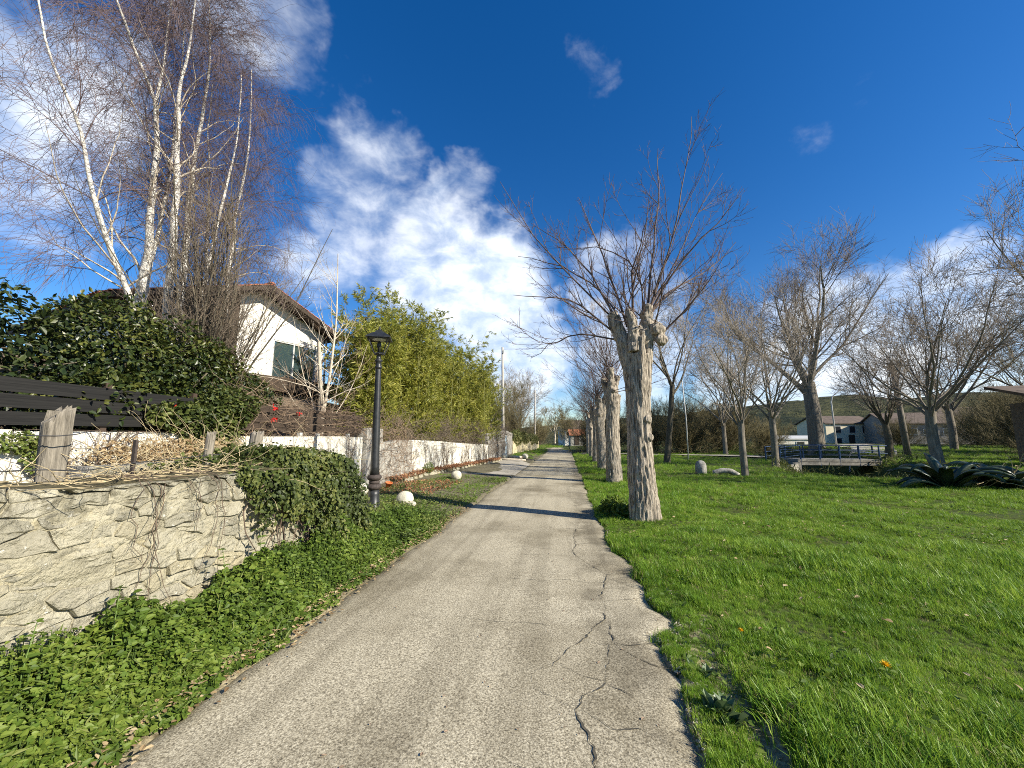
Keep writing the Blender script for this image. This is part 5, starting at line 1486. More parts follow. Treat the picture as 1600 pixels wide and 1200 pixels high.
leafy('camellia_shrub', 'glossy camellia shrub overhanging the fence below the birches', 'shrub', [(-7.2, 5.2, 2.75, .85, .85, 1.1), (-7.2, 6.2, 2.75, .85, .85, 1.05), (-7.6, 5.4, 3.3, .75, .9, .62), (-6.7, 5.6, 2.2, .55, 1.0, .6), (-6.5, 4.7, 2.1, .5, .8, .45)], 14000, .085, OVATE, M['camellia'], 602, (-7.3, 5.7, 1.6), 'evergreen shrubs behind the fence')
leafy('camellia_shrub', 'lower camellia shrub beside the dark bare shrub', 'shrub', [(-7.0, 7.0, 2.5, .75, .65, .9), (-6.7, 7.5, 2.2, .55, .55, .65), (-7.2, 6.7, 2.9, .6, .6, .6)], 6000, .085, OVATE, M['camellia'], 603, (-7.0, 7.0, 1.6), 'evergreen shrubs behind the fence')
leafy('fence_ivy', 'ivy clump spilling over the board fence onto the white wall', 'ivy', [(-5.92, 5.9, 1.80, .20, .62, .45), (-5.92, 6.2, 2.15, .24, .55, .35), (-5.90, 5.3, 1.95, .15, .45, .22), (-5.90, 5.9, 1.40, .14, .36, .30)], 5200, .06, HEART, M['ivy'], 604, (-5.95, 5.9, 1.3), None, False)
leafy('wall_ivy', 'small ivy tuft on the white wall left of the broad post', 'ivy', [(-5.93, 3.55, 1.56, .08, .20, .11), (-5.93, 3.72, 1.40, .07, .11, .20)], 600, .04, HEART, M['verge_leaf'], 605, (-5.95, 3.5, 1.1), None, False)
leafy('garden_bush', 'low yellow green bush under the left end of the house wall', 'shrub', [(-8.6, 9.6, 2.9, .5, .6, .5), (-8.3, 9.1, 2.7, .4, .5, .4)], 2500, .05, OVATE, M['moss'], 606, (-8.5, 9.4, 2.2), None, False)
leafy('clipped_hedge', 'brown green clipped hedge above the ochre wall', 'hedge', [(-5.3, 42, 1.7, .6, 3.2, .8), (-5.0, 47, 1.6, .6, 3.2, .75), (-4.7, 52, 1.5, .6, 3.2, .7), (-4.4, 56, 1.4, .5, 2.2, .65)], 6500, .20, OVATE, M['moss'], 607, (-5.0, 48, .6), None, False)
# red blossoms by the fence
qs = thing('flowering_quince', 'bare quince twigs with red blossoms by the board fence', 'shrub', (-6.4, 7.3, 1.55))
rng = np.random.default_rng(62)
P1, R1 = shoots(rng, [(0, 0, 0), (.1, .3, 0)], 12, .95, 20, r=.008)
put_tubes('twigs', [(P1, R1)], [4], M['dead_twig'], qs, (0, 0, 0))
for c in ((.50, .0, .42), (.50, -.03, .66), (.35, .9, .62), (.32, -1.9, .55)):
    C_ = np.repeat(np.array([c]), 14, 0) + rng.normal(size=(14, 3)) * .028
    leaf_obj('blossom', C_, rand_dirs(rng, 14), rand_dirs(rng, 14), np.full(14, .05), HEART, M['red_petal'], qs)

# ---- bamboo -------------------------------------------------------------------------
def bamboo(label, spots, seed, base):
    rng = np.random.default_rng(seed)
    t = thing('bamboo_clump', label, 'bamboo', base, 0, 'bamboo screen behind the lane wall')
    C = []
    for (x, y, h, n, sx, sy) in spots:
        S = np.stack([x + rng.normal(size=n) * sx, y + rng.normal(size=n) * sy, np.full(n, base[2])], -1)
        hh = h * rng.uniform(.70, 1.04, n)
        a = rng.uniform(0, 6.28, n); ln = rng.uniform(.02, .24, n)
        K = 10
        s_ = np.linspace(0, 1, K)
        P = S[:, None] + np.stack([np.cos(a)[:, None] * (ln * hh)[:, None] * s_ ** 2.2, np.sin(a)[:, None] * (ln * hh)[:, None] * s_ ** 2.2, hh[:, None] * (s_ - .05 * s_ ** 3)], -1)
        C.append(P)
    P = np.concatenate(C); n = len(P)
    R = np.full((n, 10), .016) * np.linspace(1, .25, 10)
    put_tubes('culms', [(P, R)], [5], M['bamboo_culm'], t, base)
    B, RB = grow(rng, P, R, 30, .06, .99, .75, 48, 5, up=-.15, wob=.12, rr=.35, tip=.4, fall=.25, rmin=.004)
    put_tubes('branchlets', [(B, RB)], [3], M['bamboo_culm'], t, base)
    m_ = len(B); per = 24
    idx = np.repeat(np.arange(m_), per); tt = rng.uniform(.15, 1, len(idx)) * 4
    i = np.minimum(tt.astype(int), 3); w = (tt - i)[:, None]
    Cc = B[idx, i] * (1 - w) + B[idx, i + 1] * w
    D = nrm(nrm(B[idx, i + 1] - B[idx, i]) + .75 * rand_dirs(rng, len(idx)) + np.array([0, 0, -.35]))
    Nn = nrm(rand_dirs(rng, len(idx)) + np.array([0, 0, .8]))
    V, F = leaves(Cc - np.array(base), Nn, D, rng.uniform(.13, .26, len(idx)), BLADE)
    link('foliage', mesh_np('foliage', V, F, M['bamboo']), t)
bamboo('nearest bamboo clump, darker and overhanging, right of the house', [(-7.5, 14.2, 5.0, 34, .4, .45), (-8.2, 15.3, 6.0, 36, .6, .5)], 701, (-7.9, 14.7, 1.3))
bamboo('tallest bamboo clump in the middle of the screen, behind the lamp', [(-7.7, 16.6, 7.2, 44, .7, .7), (-7.6, 18.4, 6.6, 36, .7, .8)], 702, (-7.6, 17.5, 1.1))
bamboo('bamboo clump right of the tallest one', [(-7.2, 20.6, 7.0, 38, .7, .9), (-6.9, 23.0, 6.8, 34, .7, .9)], 703, (-7.0, 21.8, 1.0))
bamboo('farthest bamboo clump at the right end of the screen', [(-6.6, 25.4, 6.6, 32, .7, .8), (-6.4, 27.8, 6.4, 30, .6, .8), (-6.3, 29.6, 5.2, 16, .5, .5)], 704, (-6.5, 27.3, .9))

# ---- ivy over the end of the near wall ---------------------------------------------------
rng = np.random.default_rng(801)
iv = thing('ivy_mound', 'dense dark ivy mound smothering the far end of the near stone wall', 'ivy', (-3.2, 5.4, 0.0))
n = 21000
yv = rng.uniform(3.45, 5.62, n)
s_ = rng.uniform(0, 1, n)
# profile over the wall: back of the top -> front edge -> down the face
topz = 1.34 + .10 * fbm(xyz(yv * 2.6, 0, 0), 3, 81) - 1.2 * sstep(yv, 5.05, 5.68)
hem = np.interp(yv, [3.45, 3.62, 3.8, 4.0, 4.2, 4.45, 4.8, 5.65], [1.2, .88, 1.08, .74, .92, .55, .12, .0]) + .16 * vnoise(xyz(yv * 3.3, 2, 0), 82)
front = s_ > .38
bul = .05 + .13 * sstep(yv, 3.9, 4.7) * (1 - .6 * sstep(yv, 5.0, 5.6)) + .12 * fbm(xyz(yv * 2.4, s_ * 4, 0), 3, 83)
f = (s_ - .38) / .62
X = np.where(front, WX + bul * (.55 + .7 * np.sin(np.clip(f, 0, 1) * 2.4)) + .02, WX + .05 - (.38 - s_) * 3.1)
Z = np.where(front, topz + (hem - topz) * np.clip(f, 0, 1) ** 1.1, topz + .05 * np.sin(s_ * 8))
ok = (rng.random(n) < np.where(yv < 4.2, .45 + .5 * sstep(yv, 3.55, 4.2), 1)) & (Z > hem - .02)
P = np.stack([X, yv, Z], -1) + rng.normal(size=(n, 3)) * .035
P, fr_ = P[ok], front[ok]
Nn = nrm(np.where(fr_[:, None], np.array([[.9, -.25, .45]]), np.array([[.2, 0, 1.0]])) + .55 * rand_dirs(rng, len(P)))
D = nrm(rand_dirs(rng, len(P)) * .8 + np.where(fr_[:, None], np.array([[.25, 0, -.8]]), np.array([[.6, 0, 0]])))
V, F = leaves(P - np.array([-3.2, 5.4, 0]), Nn, D, .018 + .040 * rng.random(len(P)) ** 1.5, HEART)
link('foliage', mesh_np('foliage', V, F, M['ivy']), iv)
P1, R1 = [], []
for k in range(34):
    y0 = rng.uniform(3.7, 5.2)
    q = poly_resample([(-3.5, y0, 1.33), (-3.08, y0 + rng.normal() * .1, 1.34), (-3.02, y0 + rng.normal() * .2, .9), (-2.98, y0 + rng.normal() * .25, .3)], 9)
    P1.append(q + rng.normal(size=q.shape) * .012); R1.append(np.linspace(.010, .005, 9))
put_tubes('stems', [(np.array(P1), np.array(R1))], [4], M['vine'], iv, (-3.2, 5.4, 0))
# bare vine stems hanging down the near wall
hv = thing('hanging_vine', 'bare vine stems hanging down the face of the near stone wall', 'vine', (-3.06, 3.0, 1.3))
P1, R1 = [], []
for y0, L_ in ((2.62, .95), (2.66, .8), (2.70, 1.0), (2.58, .6), (3.15, .85), (3.19, .95), (2.85, .45), (3.0, .4)):
    q = poly_resample([(-3.35, y0 - .1, 1.33), (-3.06, y0, 1.29), (-3.045, y0 + rng.normal() * .05, 1.3 - L_ * .5), (-3.05, y0 + rng.normal() * .12 + .05, 1.3 - L_)], 14)
    q[3:] += rng.normal(size=q[3:].shape) * np.array([.004, .014, .01])
    P1.append(q); R1.append(np.linspace(.0032, .0018, 14))
P1, R1 = np.array(P1), np.array(R1)
P2, R2 = grow(rng, P1, R1, 3, .4, .95, .18, 35, 5, up=-.5, wob=.15, rr=.7, rmin=.0014)
P2[:, :, 0] = np.maximum(P2[:, :, 0], -3.065)
put_tubes('stems', [(P1, R1), (P2, R2)], [5, 4], M['vine'], hv, (-3.06, 3.0, 1.3))

# ---- dry vines and dead leaves on the terrace ------------------------------------------------
def tangle(rng, n, lo, hi, ln, K=8, flat=.5, r=.004, up=0.0):
    S = rng.uniform(lo, hi, (n, 3))
    d = nrm(rng.normal(size=(n, 3)) * np.array([.7, 1, flat]))
    L = ln * rng.uniform(.4, 1.3, n)
    pts = [S]
    for k in range(K - 1):
        d = nrm(d + .28 * rng.normal(size=(n, 3)) * np.array([1, 1, .7]) + np.array([0, 0, up / K]))
        pts.append(pts[-1] + d * (L / (K - 1))[:, None])
    return np.stack(pts, 1), np.full((n, K), r) * np.linspace(1.1, .5, K)
rng = np.random.default_rng(811)
dv = link('dry_vines', None, None, (0, 0, 0))
bpy.data.objects.remove(dv)
mb = MB()
P, R = tangle(rng, 300, (-4.3, 2.7, 1.02), (-3.35, 5.0, 1.34), .75, flat=.25, r=.0038)
mb.add(*tubes(P, R, 3))
P, R = tangle(rng, 260, (-5.95, 4.0, 1.0), (-4.4, 6.2, 1.5), .7, flat=.8, r=.0038)
mb.add(*tubes(P, R, 3))
P, R = tangle(rng, 160, (-3.45, 1.2, 1.28), (-3.12, 5.5, 1.35), .45, flat=.12, r=.0035)
P[:, :, 2] = np.maximum(P[:, :, 2], 1.30)
mb.add(*tubes(P, R, 3))
o = mb.obj('dry_vines', M['straw'], None, True)
tag(o, 'tangle of dry straw coloured vine stems on the terrace', 'dry vines', None, 'stuff')
n = 3600
C_ = np.stack([rng.uniform(-5.95, -5.2, n), 4.0 + 2.0 * rng.beta(1.6, 1.6, n), 1.0 + .62 * rng.beta(1.3, 1.6, n)], -1)
C2 = np.stack([rng.uniform(-4.2, -3.3, 1500), rng.uniform(2.4, 4.9, 1500), 1.04 + .12 * rng.random(1500)], -1)
C_ = np.concatenate([C_, C2])
o = leaf_obj('dead_leaves', C_, rand_dirs(rng, len(C_)), rand_dirs(rng, len(C_)), rng.uniform(.03, .065, len(C_)), OVATE, M['dry_leaf'])
tag(o, 'withered tan leaves clinging to the dry vines on the terrace', 'leaves', None, 'stuff')

# twiggy dark growth along the board fence
def twig_mass(name, label, cat, lo, hi, n, ln, mat, seed, flat=.8, r=.005, up=.2, wallfit=False):
    rng = np.random.default_rng(seed)
    P, R = tangle(rng, n, lo, hi, ln, flat=flat, r=r, up=up)
    if wallfit:
        off = wall_x(P[:, :, 1]) - wall_x(np.array((lo[1] + hi[1]) / 2))
        P[:, :, 0] += off
    P2, R2 = grow(rng, P, R, 3, .2, .95, ln * .35, 40, 4, up=up, wob=.15, rr=.7, rmin=r * .5)
    mb = MB().add(*tubes(P, R, 4)).add(*tubes(P2, R2, 3))
    o = mb.obj(name, M[mat], None, True)
    return tag(o, label, cat)
twig_mass('bramble', 'bare bramble tangle over the right half of the board fence', 'bramble', (-6.5, 6.6, 1.65), (-5.95, 11.0, 2.45), 300, 1.0, 'dead_twig', 821, .45, .005)
twig_mass('dead_hedge', 'brown dead twiggy hedge on top of the white lane wall', 'hedge', (-6.25, 13.5, 1.25), (-5.75, 25.0, 2.35), 900, .8, 'twig_brown', 822, .9, .008, .3, True)
twig_mass('dead_hedge', 'grey brown bare creeper over the rubble gateway wall', 'creeper', (-5.35, 25.5, .3), (-4.95, 33.8, 2.5), 420, .8, 'twig_brown', 823, 1.0, .010, .2, True)
twig_mass('dead_hedge', 'bare twigs arching over the grey pillar behind the lamp', 'creeper', (-6.05, 10.8, .2), (-5.70, 14.6, 2.0), 260, .9, 'dead_twig', 824, 1.0, .006, .2)
# climbing vines printed by their own stems on the white walls
def wall_vines(label, y0, y1, zt, n, seed, off=.02):
    rng = np.random.default_rng(seed)
    S = np.stack([np.zeros(n), rng.uniform(y0, y1, n), np.full(n, .1)], -1)
    a = rng.normal(0, .35, n)
    d = np.stack([np.zeros(n), np.sin(a), np.cos(a)], -1)
    L = zt * rng.uniform(.6, 1.25, n); K = 12
    pts = [S]
    for k in range(K - 1):
        d = nrm(d + .30 * rng.normal(size=(n, 3)) * np.array([0, 1, .5]) + np.array([0, 0, .08]))
        pts.append(pts[-1] + d * (L / (K - 1))[:, None])
    P = np.stack(pts, 1); R = (.012 * rng.uniform(.5, 1.2, n))[:, None] * np.linspace(1, .35, K)[None]
    P2, R2 = grow(rng, P, R, 6, .1, .95, .55, 50, 7, up=.4, wob=.2, rr=.55, rmin=.004)
    P3, R3 = grow(rng, P2, R2, 4, .1, .95, .25, 50, 5, up=.1, wob=.25, rr=.6, rmin=.003)
    mb = MB()
    for Pq, Rq, s_ in ((P, R, 5), (P2, R2, 4), (P3, R3, 3)):
        Pq[:, :, 2] = np.minimum(np.maximum(Pq[:, :, 2], 0), zt + .05)
        Pq[:, :, 0] = wall_x(Pq[:, :, 1]) + off + .035 * rng.random(Pq.shape[:2])
        mb.add(*tubes(Pq, Rq, s_))
    o = mb.obj('climbing_vine', M['vine'], None, True)
    return tag(o, label, 'vine')
wall_vines('bare climbing vine spread over the long white lane wall', 14.9, 24.8, 1.35, 46, 831)
wall_vines('tangle of bare vine on the whitewashed wall behind the posts', 3.7, 6.6, 1.65, 40, 834)
wall_vines('bare climbing vine on the whitewashed wall behind the ivy mound', 6.4, 11.0, 1.65, 14, 832)
wall_vines('thick bare vine on the grey wall between pillar and lane wall', 12.0, 14.9, 1.5, 24, 833)

# ---- leaf litter and plants along the wall foot -----------------------------------------------
rng = np.random.default_rng(841)
n = 3200
yv = rng.uniform(12.6, 26.5, n)
C_ = np.stack([wall_x(yv) + rng.uniform(.05, .75, n), yv, .26 + .05 * rng.random(n)], -1)
n2 = 900
C2 = np.stack([rng.uniform(-5.6, -3.6, n2), rng.uniform(10.3, 13.8, n2), np.zeros(n2)], -1); C2[:, 2] = H(C2[:, 0], C2[:, 1]) + .02
C_ = np.concatenate([C_, C2])
o = leaf_obj('leaf_litter', C_, nrm(rand_dirs(rng, len(C_)) + np.array([0, 0, 1.2])), rand_dirs(rng, len(C_)), rng.uniform(.05, .10, len(C_)), OVATE, M['russet_leaf'])
tag(o, 'russet fallen leaves along the foot of the lane wall', 'leaves', None, 'stuff')
leafy('fern_tuft', 'green tuft growing at the foot of the white lane wall', 'plant', [(-5.55, 15.6, .42, .16, .35, .20)], 500, .09, BLADE, M['nettle'], 606, (-5.55, 15.6, .2), None, False)

# ================================================================== WEEDS BETWEEN ROAD AND NEAR WALL
rng = np.random.default_rng(901)
def weed_h(x, y):
    e = road_left(y)
    t_ = np.clip((e - x) / (e - WX), 0, 1.2)
    hgt = np.interp(y, [0, 2, 3, 4.5, 6, 7.5, 9, 11], [.24, .30, .36, .42, .34, .20, .10, .04])
    return hgt * sstep(t_, .02, .75) * (1 + .45 * fbm(xyz(x * 3.2, y * 3.2, 0), 3, 91)) + .02
n = 54000
yv = 0.9 + 6.9 * rng.beta(1.0, 1.35, n)
e = road_left(yv) + .05 * vnoise(xyz(yv * 5, 1, 1), 92) + .05
xv = e + (WX + .05 - e) * rng.uniform(0, 1, n) ** .9
hv_ = weed_h(xv, yv)
zv = hv_ * np.where(rng.random(n) < .62, rng.uniform(.85, 1.12, n), rng.uniform(.15, .95, n)) + .015
P = np.stack([xv, yv, zv], -1)
Nn = nrm(np.array([.25, -.1, 1.0]) + .75 * rand_dirs(rng, n))
D = nrm(rand_dirs(rng, n) * np.array([1, 1, .35]) + np.array([.25, 0, -.05]))
S = (.014 + .034 * rng.random(n) ** 1.6) * (1 + .25 * vnoise(xyz(xv * 2, yv * 2, 0), 93))
V, F = leaves(P, Nn, D, S, HEART)
Pst = np.stack([np.stack([xv, yv, 0 * xv], -1)[::3], P[::3]], 1)
nq = 3800
kq = rng.integers(0, n, nq)
Pq = P[kq] + rng.normal(size=(nq, 3)) * np.array([.03, .03, .02])
kk = fbm(xyz(Pq[:, 0] * 2.2, Pq[:, 1] * 2.2, 4), 2, 88) > .05
Pq = Pq[kk]
Vq, Fq_ = leaves(Pq, nrm(np.array([.2, 0, 1.0]) + .8 * rand_dirs(rng, len(Pq))), nrm(rand_dirs(rng, len(Pq)) + np.array([0, 0, .5])), rng.uniform(.04, .09, len(Pq)), BLADE)
o = link('verge_grass', mesh_np('verge_grass', Vq, Fq_, M['verge_leaf'])); tag(o, 'thin grass blades growing through the roadside weeds', 'grass', None, 'stuff')
nq = 1500
yq = rng.uniform(1.2, 9, nq); xq = road_left(yq) + rng.normal(size=nq) * .10 - .02
Vq, Fq_ = leaves(np.stack([xq, yq, np.where(xq > road_left(yq), .030, .05) + rng.random(nq) * .015], -1), nrm(np.array([0, 0, 1.0]) + .3 * rand_dirs(rng, nq)), rand_dirs(rng, nq) * np.array([1, 1, .1]), rng.uniform(.012, .05, nq), OVATE)
o = link('roadside_litter', mesh_np('roadside_litter', Vq, Fq_, M['dry_leaf'])); tag(o, 'dead leaves and bits littering the left edge of the road', 'leaves', None, 'stuff')
# loose gravel along the broken right edge
nq = 1400
yq = 1.5 + 7 * rng.beta(1, 2, nq); xq = road_right(yq) + np.abs(rng.normal(size=nq)) * .10 - .03
Pq = np.stack([xq, yq, np.maximum(H(xq, yq), 0) + .004], -1)
Gv = np.array([[1, 0, 0], [-1, 0, 0], [0, 1, 0], [0, -1, 0], [0, 0, .8], [0, 0, -.8]]); Gf = np.array([[0, 2, 4], [2, 1, 4], [1, 3, 4], [3, 0, 4], [2, 0, 5], [1, 2, 5], [3, 1, 5], [0, 3, 5]])
Vq, Fq_ = leaves(Pq, nrm(np.array([0, 0, 1.0]) + .4 * rand_dirs(rng, nq)), rand_dirs(rng, nq), rng.uniform(.003, .012, nq), (Gv, [Gf]))
o = link('gravel', mesh_np('gravel', Vq, Fq_, M['kerb'])); tag(o, 'loose gravel along the crumbling right edge of the road', 'gravel', None, 'stuff')
mbw = MB().add(V, F)
o = link('weeds', mesh_np('weeds', V, F, M['nettle']))
tag(o, 'dense green nettle and ivy ground cover between road and stone wall', 'weeds', None, 'stuff')
V, F = tubes(Pst, np.full((len(Pst), 2), .0025), 3)
o = link('weed_stems', mesh_np('weed_stems', V, F, M['stem'])); tag(o, 'thin green stems of the weeds beside the road', 'weeds', None, 'stuff')
# taller nettles standing up out of it
def nettle(label, base, h, seed):
    rng = np.random.default_rng(seed)
    t = thing('nettle', label, 'weed', base, 0, 'nettles standing before the stone wall')
    P = poly_resample([(0, 0, 0), (rng.normal() * .03, rng.normal() * .03, h * .5), (rng.normal() * .05, rng.normal() * .05, h)], 8)
    MB().tube(P, np.linspace(.004, .002, 8), 5).obj('stem', M['stem'], t)
    C, N_, D_, S_ = [], [], [], []
    for k in range(9):
        s_ = .2 + .8 * k / 8
        c = np.array([np.interp(s_, np.linspace(0, 1, 8), P[:, q]) for q in range(3)])
        for q in range(3):
            a = k * 1.57 + q * 2.1 + rng.uniform(-.3, .3)
            C.append(c); D_.append((math.cos(a), math.sin(a), .15 - .5 * (1 - s_))); N_.append((0, 0, 1)); S_.append(.075 * (1.1 - .5 * s_) * rng.uniform(.8, 1.2))
    V, F = leaves(np.array(C), np.array(N_, float) + .2 * rng.normal(size=(len(C), 3)), np.array(D_), np.array(S_), OVATE)
    link('leaves', mesh_np('leaves', V, F, M['nettle']), t)
for k, (x, y, h, lab) in enumerate([(-2.92, 1.95, .58, 'upright nettle against the wall, nearest the viewer'), (-2.90, 2.35, .62, 'upright nettle against the wall, second from the viewer'), (-2.88, 3.05, .66, 'upright nettle against the wall below the hanging vines'), (-2.86, 3.6, .72, 'tall nettle at the edge of the ivy mound'), (-2.84, 4.0, .74, 'tallest nettle in front of the ivy mound')]):
    nettle(lab, (x, y, .02), h, 910 + k)
# low verge plants from the ivy to the lamp and on to the stone ball
n = 20000
yv = rng.uniform(5.8, 15.5, n)
e = road_left(yv) + .08 * vnoise(xyz(yv * 3, 1, 5), 94)
far_ = np.interp(yv, [5.8, 7.5, 9, 12, 15.5], [-3.4, -4.7, -5.4, -5.5, -4.6])
xv = e + (far_ - e) * rng.random(n)
cl_ = fbm(xyz(xv * 1.1, yv * 1.1, 0), 3, 95)
keep = rng.random(n) < np.clip(.95 - .07 * (yv - 6) + .6 * cl_, .06, 1)
xv, yv = xv[keep], yv[keep]; n = len(xv)
zv = H(xv, yv) + rng.random(n) * (.05 + .13 * sstep(-yv, -9.5, -7.0))
D = nrm(rand_dirs(rng, n) * np.array([1, 1, .4])); Nn = nrm(np.array([.2, 0, 1.0]) + .6 * rand_dirs(rng, n))
V, F = leaves(np.stack([xv, yv, zv], -1), Nn, D, rng.uniform(.03, .07, n), OVATE)
o = link('verge_plants', mesh_np('verge_plants', V, F, M['verge_leaf']))
tag(o, 'low yellowish green plants on the verge around the lamp', 'plants', None, 'stuff')

# ================================================================== GRASS
tuft_col = bpy.data.collections.new('grass_tufts')
def tuft(k, n, rad, h, wid, mat='grass'):
    r = np.random.default_rng(1000 + k)
    a = r.uniform(0, 6.28, n); q = rad * np.sqrt(r.random(n))
    B = np.stack([q * np.cos(a), q * np.sin(a), np.full(n, -.01)], -1)
    hh = h * r.uniform(.45, 1.15, n)
    da = r.uniform(0, 6.28, n); be = r.uniform(.1, .75, n)
    D = np.stack([np.cos(da), np.sin(da), 0 * da], -1)
    side = np.stack([-np.sin(da), np.cos(da), 0 * da], -1)
    w = wid * r.uniform(.6, 1.2, n)
    Vs = []
    for s_, wf in ((0, 1.0), (.55, .85)):
        c = B + D * (be * hh * s_ ** 2)[:, None] + np.array([0, 0, 1.0]) * (hh * s_ * (1 - .25 * be * s_))[:, None]
        Vs += [c - side * (w * wf)[:, None] / 2, c + side * (w * wf)[:, None] / 2]
    Vs.append(B + D * (be * hh)[:, None] + np.array([0, 0, 1.0]) * (hh * (1 - .45 * be))[:, None])
    V = np.stack(Vs, 1).reshape(-1, 3)
    o5 = np.arange(n)[:, None] * 5
    me = mesh_np('grass_tuft', V, [o5 + np.array([0, 1, 3, 2]), o5 + np.array([2, 3, 4])], M[mat])
    ob = bpy.data.objects.new('grass_tuft', me)
    tuft_col.objects.link(ob)
M['straw_blade'] = leaf_mat('straw_blade', [(0.2, (.16, .17, .04)), (0.5, (.30, .27, .10)), (0.85, (.48, .41, .20))], 0.7, 0.25, 0.2, instance=True)
for k in range(9):
    tuft(k, 28, .055, .080, .0046)
tuft(9, 16, .06, .075, .0042, 'straw_blade')
tuft(10, 34, .05, .115, .0052)
def scatter(name, P, scl, label, coll, cat='grass'):
    me = bpy.data.meshes.new(name)
    me.vertices.add(len(P)); me.vertices.foreach_set('co', np.asarray(P, np.float32).ravel())
    at = me.attributes.new('scl', 'FLOAT', 'POINT'); at.data.foreach_set('value', np.asarray(scl, np.float32))
    rt = me.attributes.new('rot', 'FLOAT_VECTOR', 'POINT')
    rv = np.stack([RNG.normal(size=len(P)) * .14, RNG.normal(size=len(P)) * .14, RNG.uniform(0, 6.28, len(P))], -1)
    rt.data.foreach_set('vector', rv.astype(np.float32).ravel())
    o = link(name, me)
    tag(o, label, cat, None, 'stuff')
    ng = bpy.data.node_groups.new(name, 'GeometryNodeTree')
    ng.interface.new_socket('Geometry', in_out='INPUT', socket_type='NodeSocketGeometry')
    ng.interface.new_socket('Geometry', in_out='OUTPUT', socket_type='NodeSocketGeometry')
    gi = ng.nodes.new('NodeGroupInput'); go_ = ng.nodes.new('NodeGroupOutput')
    ci = ng.nodes.new('GeometryNodeCollectionInfo')
    ci.inputs['Collection'].default_value = coll
    ci.inputs['Separate Children'].default_value = True
    ci.inputs['Reset Children'].default_value = True
    ip = ng.nodes.new('GeometryNodeInstanceOnPoints')
    ip.inputs['Pick Instance'].default_value = True
    a1 = ng.nodes.new('GeometryNodeInputNamedAttribute'); a1.data_type = 'FLOAT'; a1.inputs['Name'].default_value = 'scl'
    a2 = ng.nodes.new('GeometryNodeInputNamedAttribute'); a2.data_type = 'FLOAT_VECTOR'; a2.inputs['Name'].default_value = 'rot'
    e2r = ng.nodes.new('FunctionNodeEulerToRotation')
    L = ng.links.new
    L(gi.outputs[0], ip.inputs['Points']); L(ci.outputs[0], ip.inputs['Instance'])
    L(a1.outputs[0], ip.inputs['Scale']); L(a2.outputs[0], e2r.inputs[0]); L(e2r.outputs[0], ip.inputs['Rotation'])
    L(ip.outputs[0], go_.inputs[0])
    md = o.modifiers.new('scatter', 'NODES'); md.node_group = ng
    return o
def meadow(rng, n, y0, y1, xmax):
    x = rng.uniform(0.5, xmax, n); y = rng.uniform(y0, y1, n)
    return x, y
rng = np.random.default_rng(951)
XS, YS, SS = [], [], []
for (n, y0, y1, xm, s0) in ((21000, 1.2, 4.5, 5.6, 1.0), (26000, 4.5, 9, 10.5, 1.15), (21000, 9, 17, 18, 1.3), (13000, 17, 30, 30, 1.5), (9000, 30, 48, 46, 1.8)):
    x, y = meadow(rng, n, y0, y1, xm)
    XS.append(x); YS.append(y); SS.append(np.full(n, s0))
for (n, y0, y1, xa, xb, s0) in ((700, 30, 60, -4.6, -2.5, 2.0), (900, 66, 84, -9, 5, 4.0), (3200, 1.2, 12, .6, 1.4, .7), (2600, 6.5, 16, -5.2, -2.35, .55)):
    XS.append(rng.uniform(xa, xb, n)); YS.append(rng.uniform(y0, y1, n)); SS.append(np.full(n, s0))
ye = 1.3 + 14 * rng.random(3600) ** 1.5
XS.append(road_right(ye) + .05 + .05 * rng.normal(size=3600)); YS.append(ye); SS.append(rng.uniform(.35, .8, 3600))
x, y, s = np.concatenate(XS), np.concatenate(YS), np.concatenate(SS)
inside = (x > road_right(y) + .02 - .12 * rng.random(len(x)) ** 2) | (x < road_left(y) - .05) | (y > 66)
lum = fbm(xyz(x * .55, y * .55, 0), 3, 96)
lum2 = fbm(xyz(x * 2.0, y * 2.0, 0), 2, 97)
rut = np.exp(-((x - 1.04 + .04 * (y - 2.5)) / .10) ** 2) * sstep(-y, -3.5, -2.9)
bare = (rng.random(len(x)) > 1 - .93 * rut - .55 * np.clip(lum2 - .15, 0, 1))
keep = inside & ~bare & (rng.random(len(x)) < .62 + .9 * np.clip(lum2 + .25, 0, .5)) & (ditch_dist(x, y) > 2.6)
keep &= ~((np.abs(x - np.interp(y, [31, 32.5, 36.6, 38.7, 39.6, 40.5], [16.4, 16.2, 14, 10, 6, 1.4])) < 2.2) & (y > 31))
x, y, s, lum, lum2 = x[keep], y[keep], s[keep], lum[keep], lum2[keep]
edge_d = x - road_right(y)
s = s * (1 + .45 * lum + .55 * lum2) * np.where((edge_d < .35) & (y < 4.5), .55, 1.0)
s = np.clip(s, .35, 6)
scatter('meadow_grass', np.stack([x, y, H(x, y)], -1), s, 'bright green meadow grass right of the lane', tuft_col)
# broad leaved clover and weeds through the grass
n = 9000
x = rng.uniform(.8, 9, n); y = 1.4 + 11 * rng.beta(1.1, 1.8, n)
cl_ = fbm(xyz(x * 1.2, y * 1.2, 3), 3, 98)
k = (cl_ > .18) & (x > road_right(y) + .05) & (x < y * 1.15 + 1)
x, y = x[k], y[k]; n = len(x)
P = np.stack([x, y, H(x, y) + rng.uniform(.02, .085, n)], -1)
V, F = leaves(P, nrm(np.array([0, 0, 1.0]) + .5 * rand_dirs(rng, n)), rand_dirs(rng, n) * np.array([1, 1, .3]), rng.uniform(.022, .05, n), HEART)
o = link('meadow_clover', mesh_np('meadow_clover', V, F, M['nettle'])); tag(o, 'clover and broad leaved weeds growing through the meadow grass', 'plants', None, 'stuff')
n = 420
x = rng.uniform(.9, 9, n); y = 1.6 + 11 * rng.beta(1.1, 1.6, n)
P = np.stack([x, y, H(x, y) + .055 + .02 * rng.random(n)], -1)
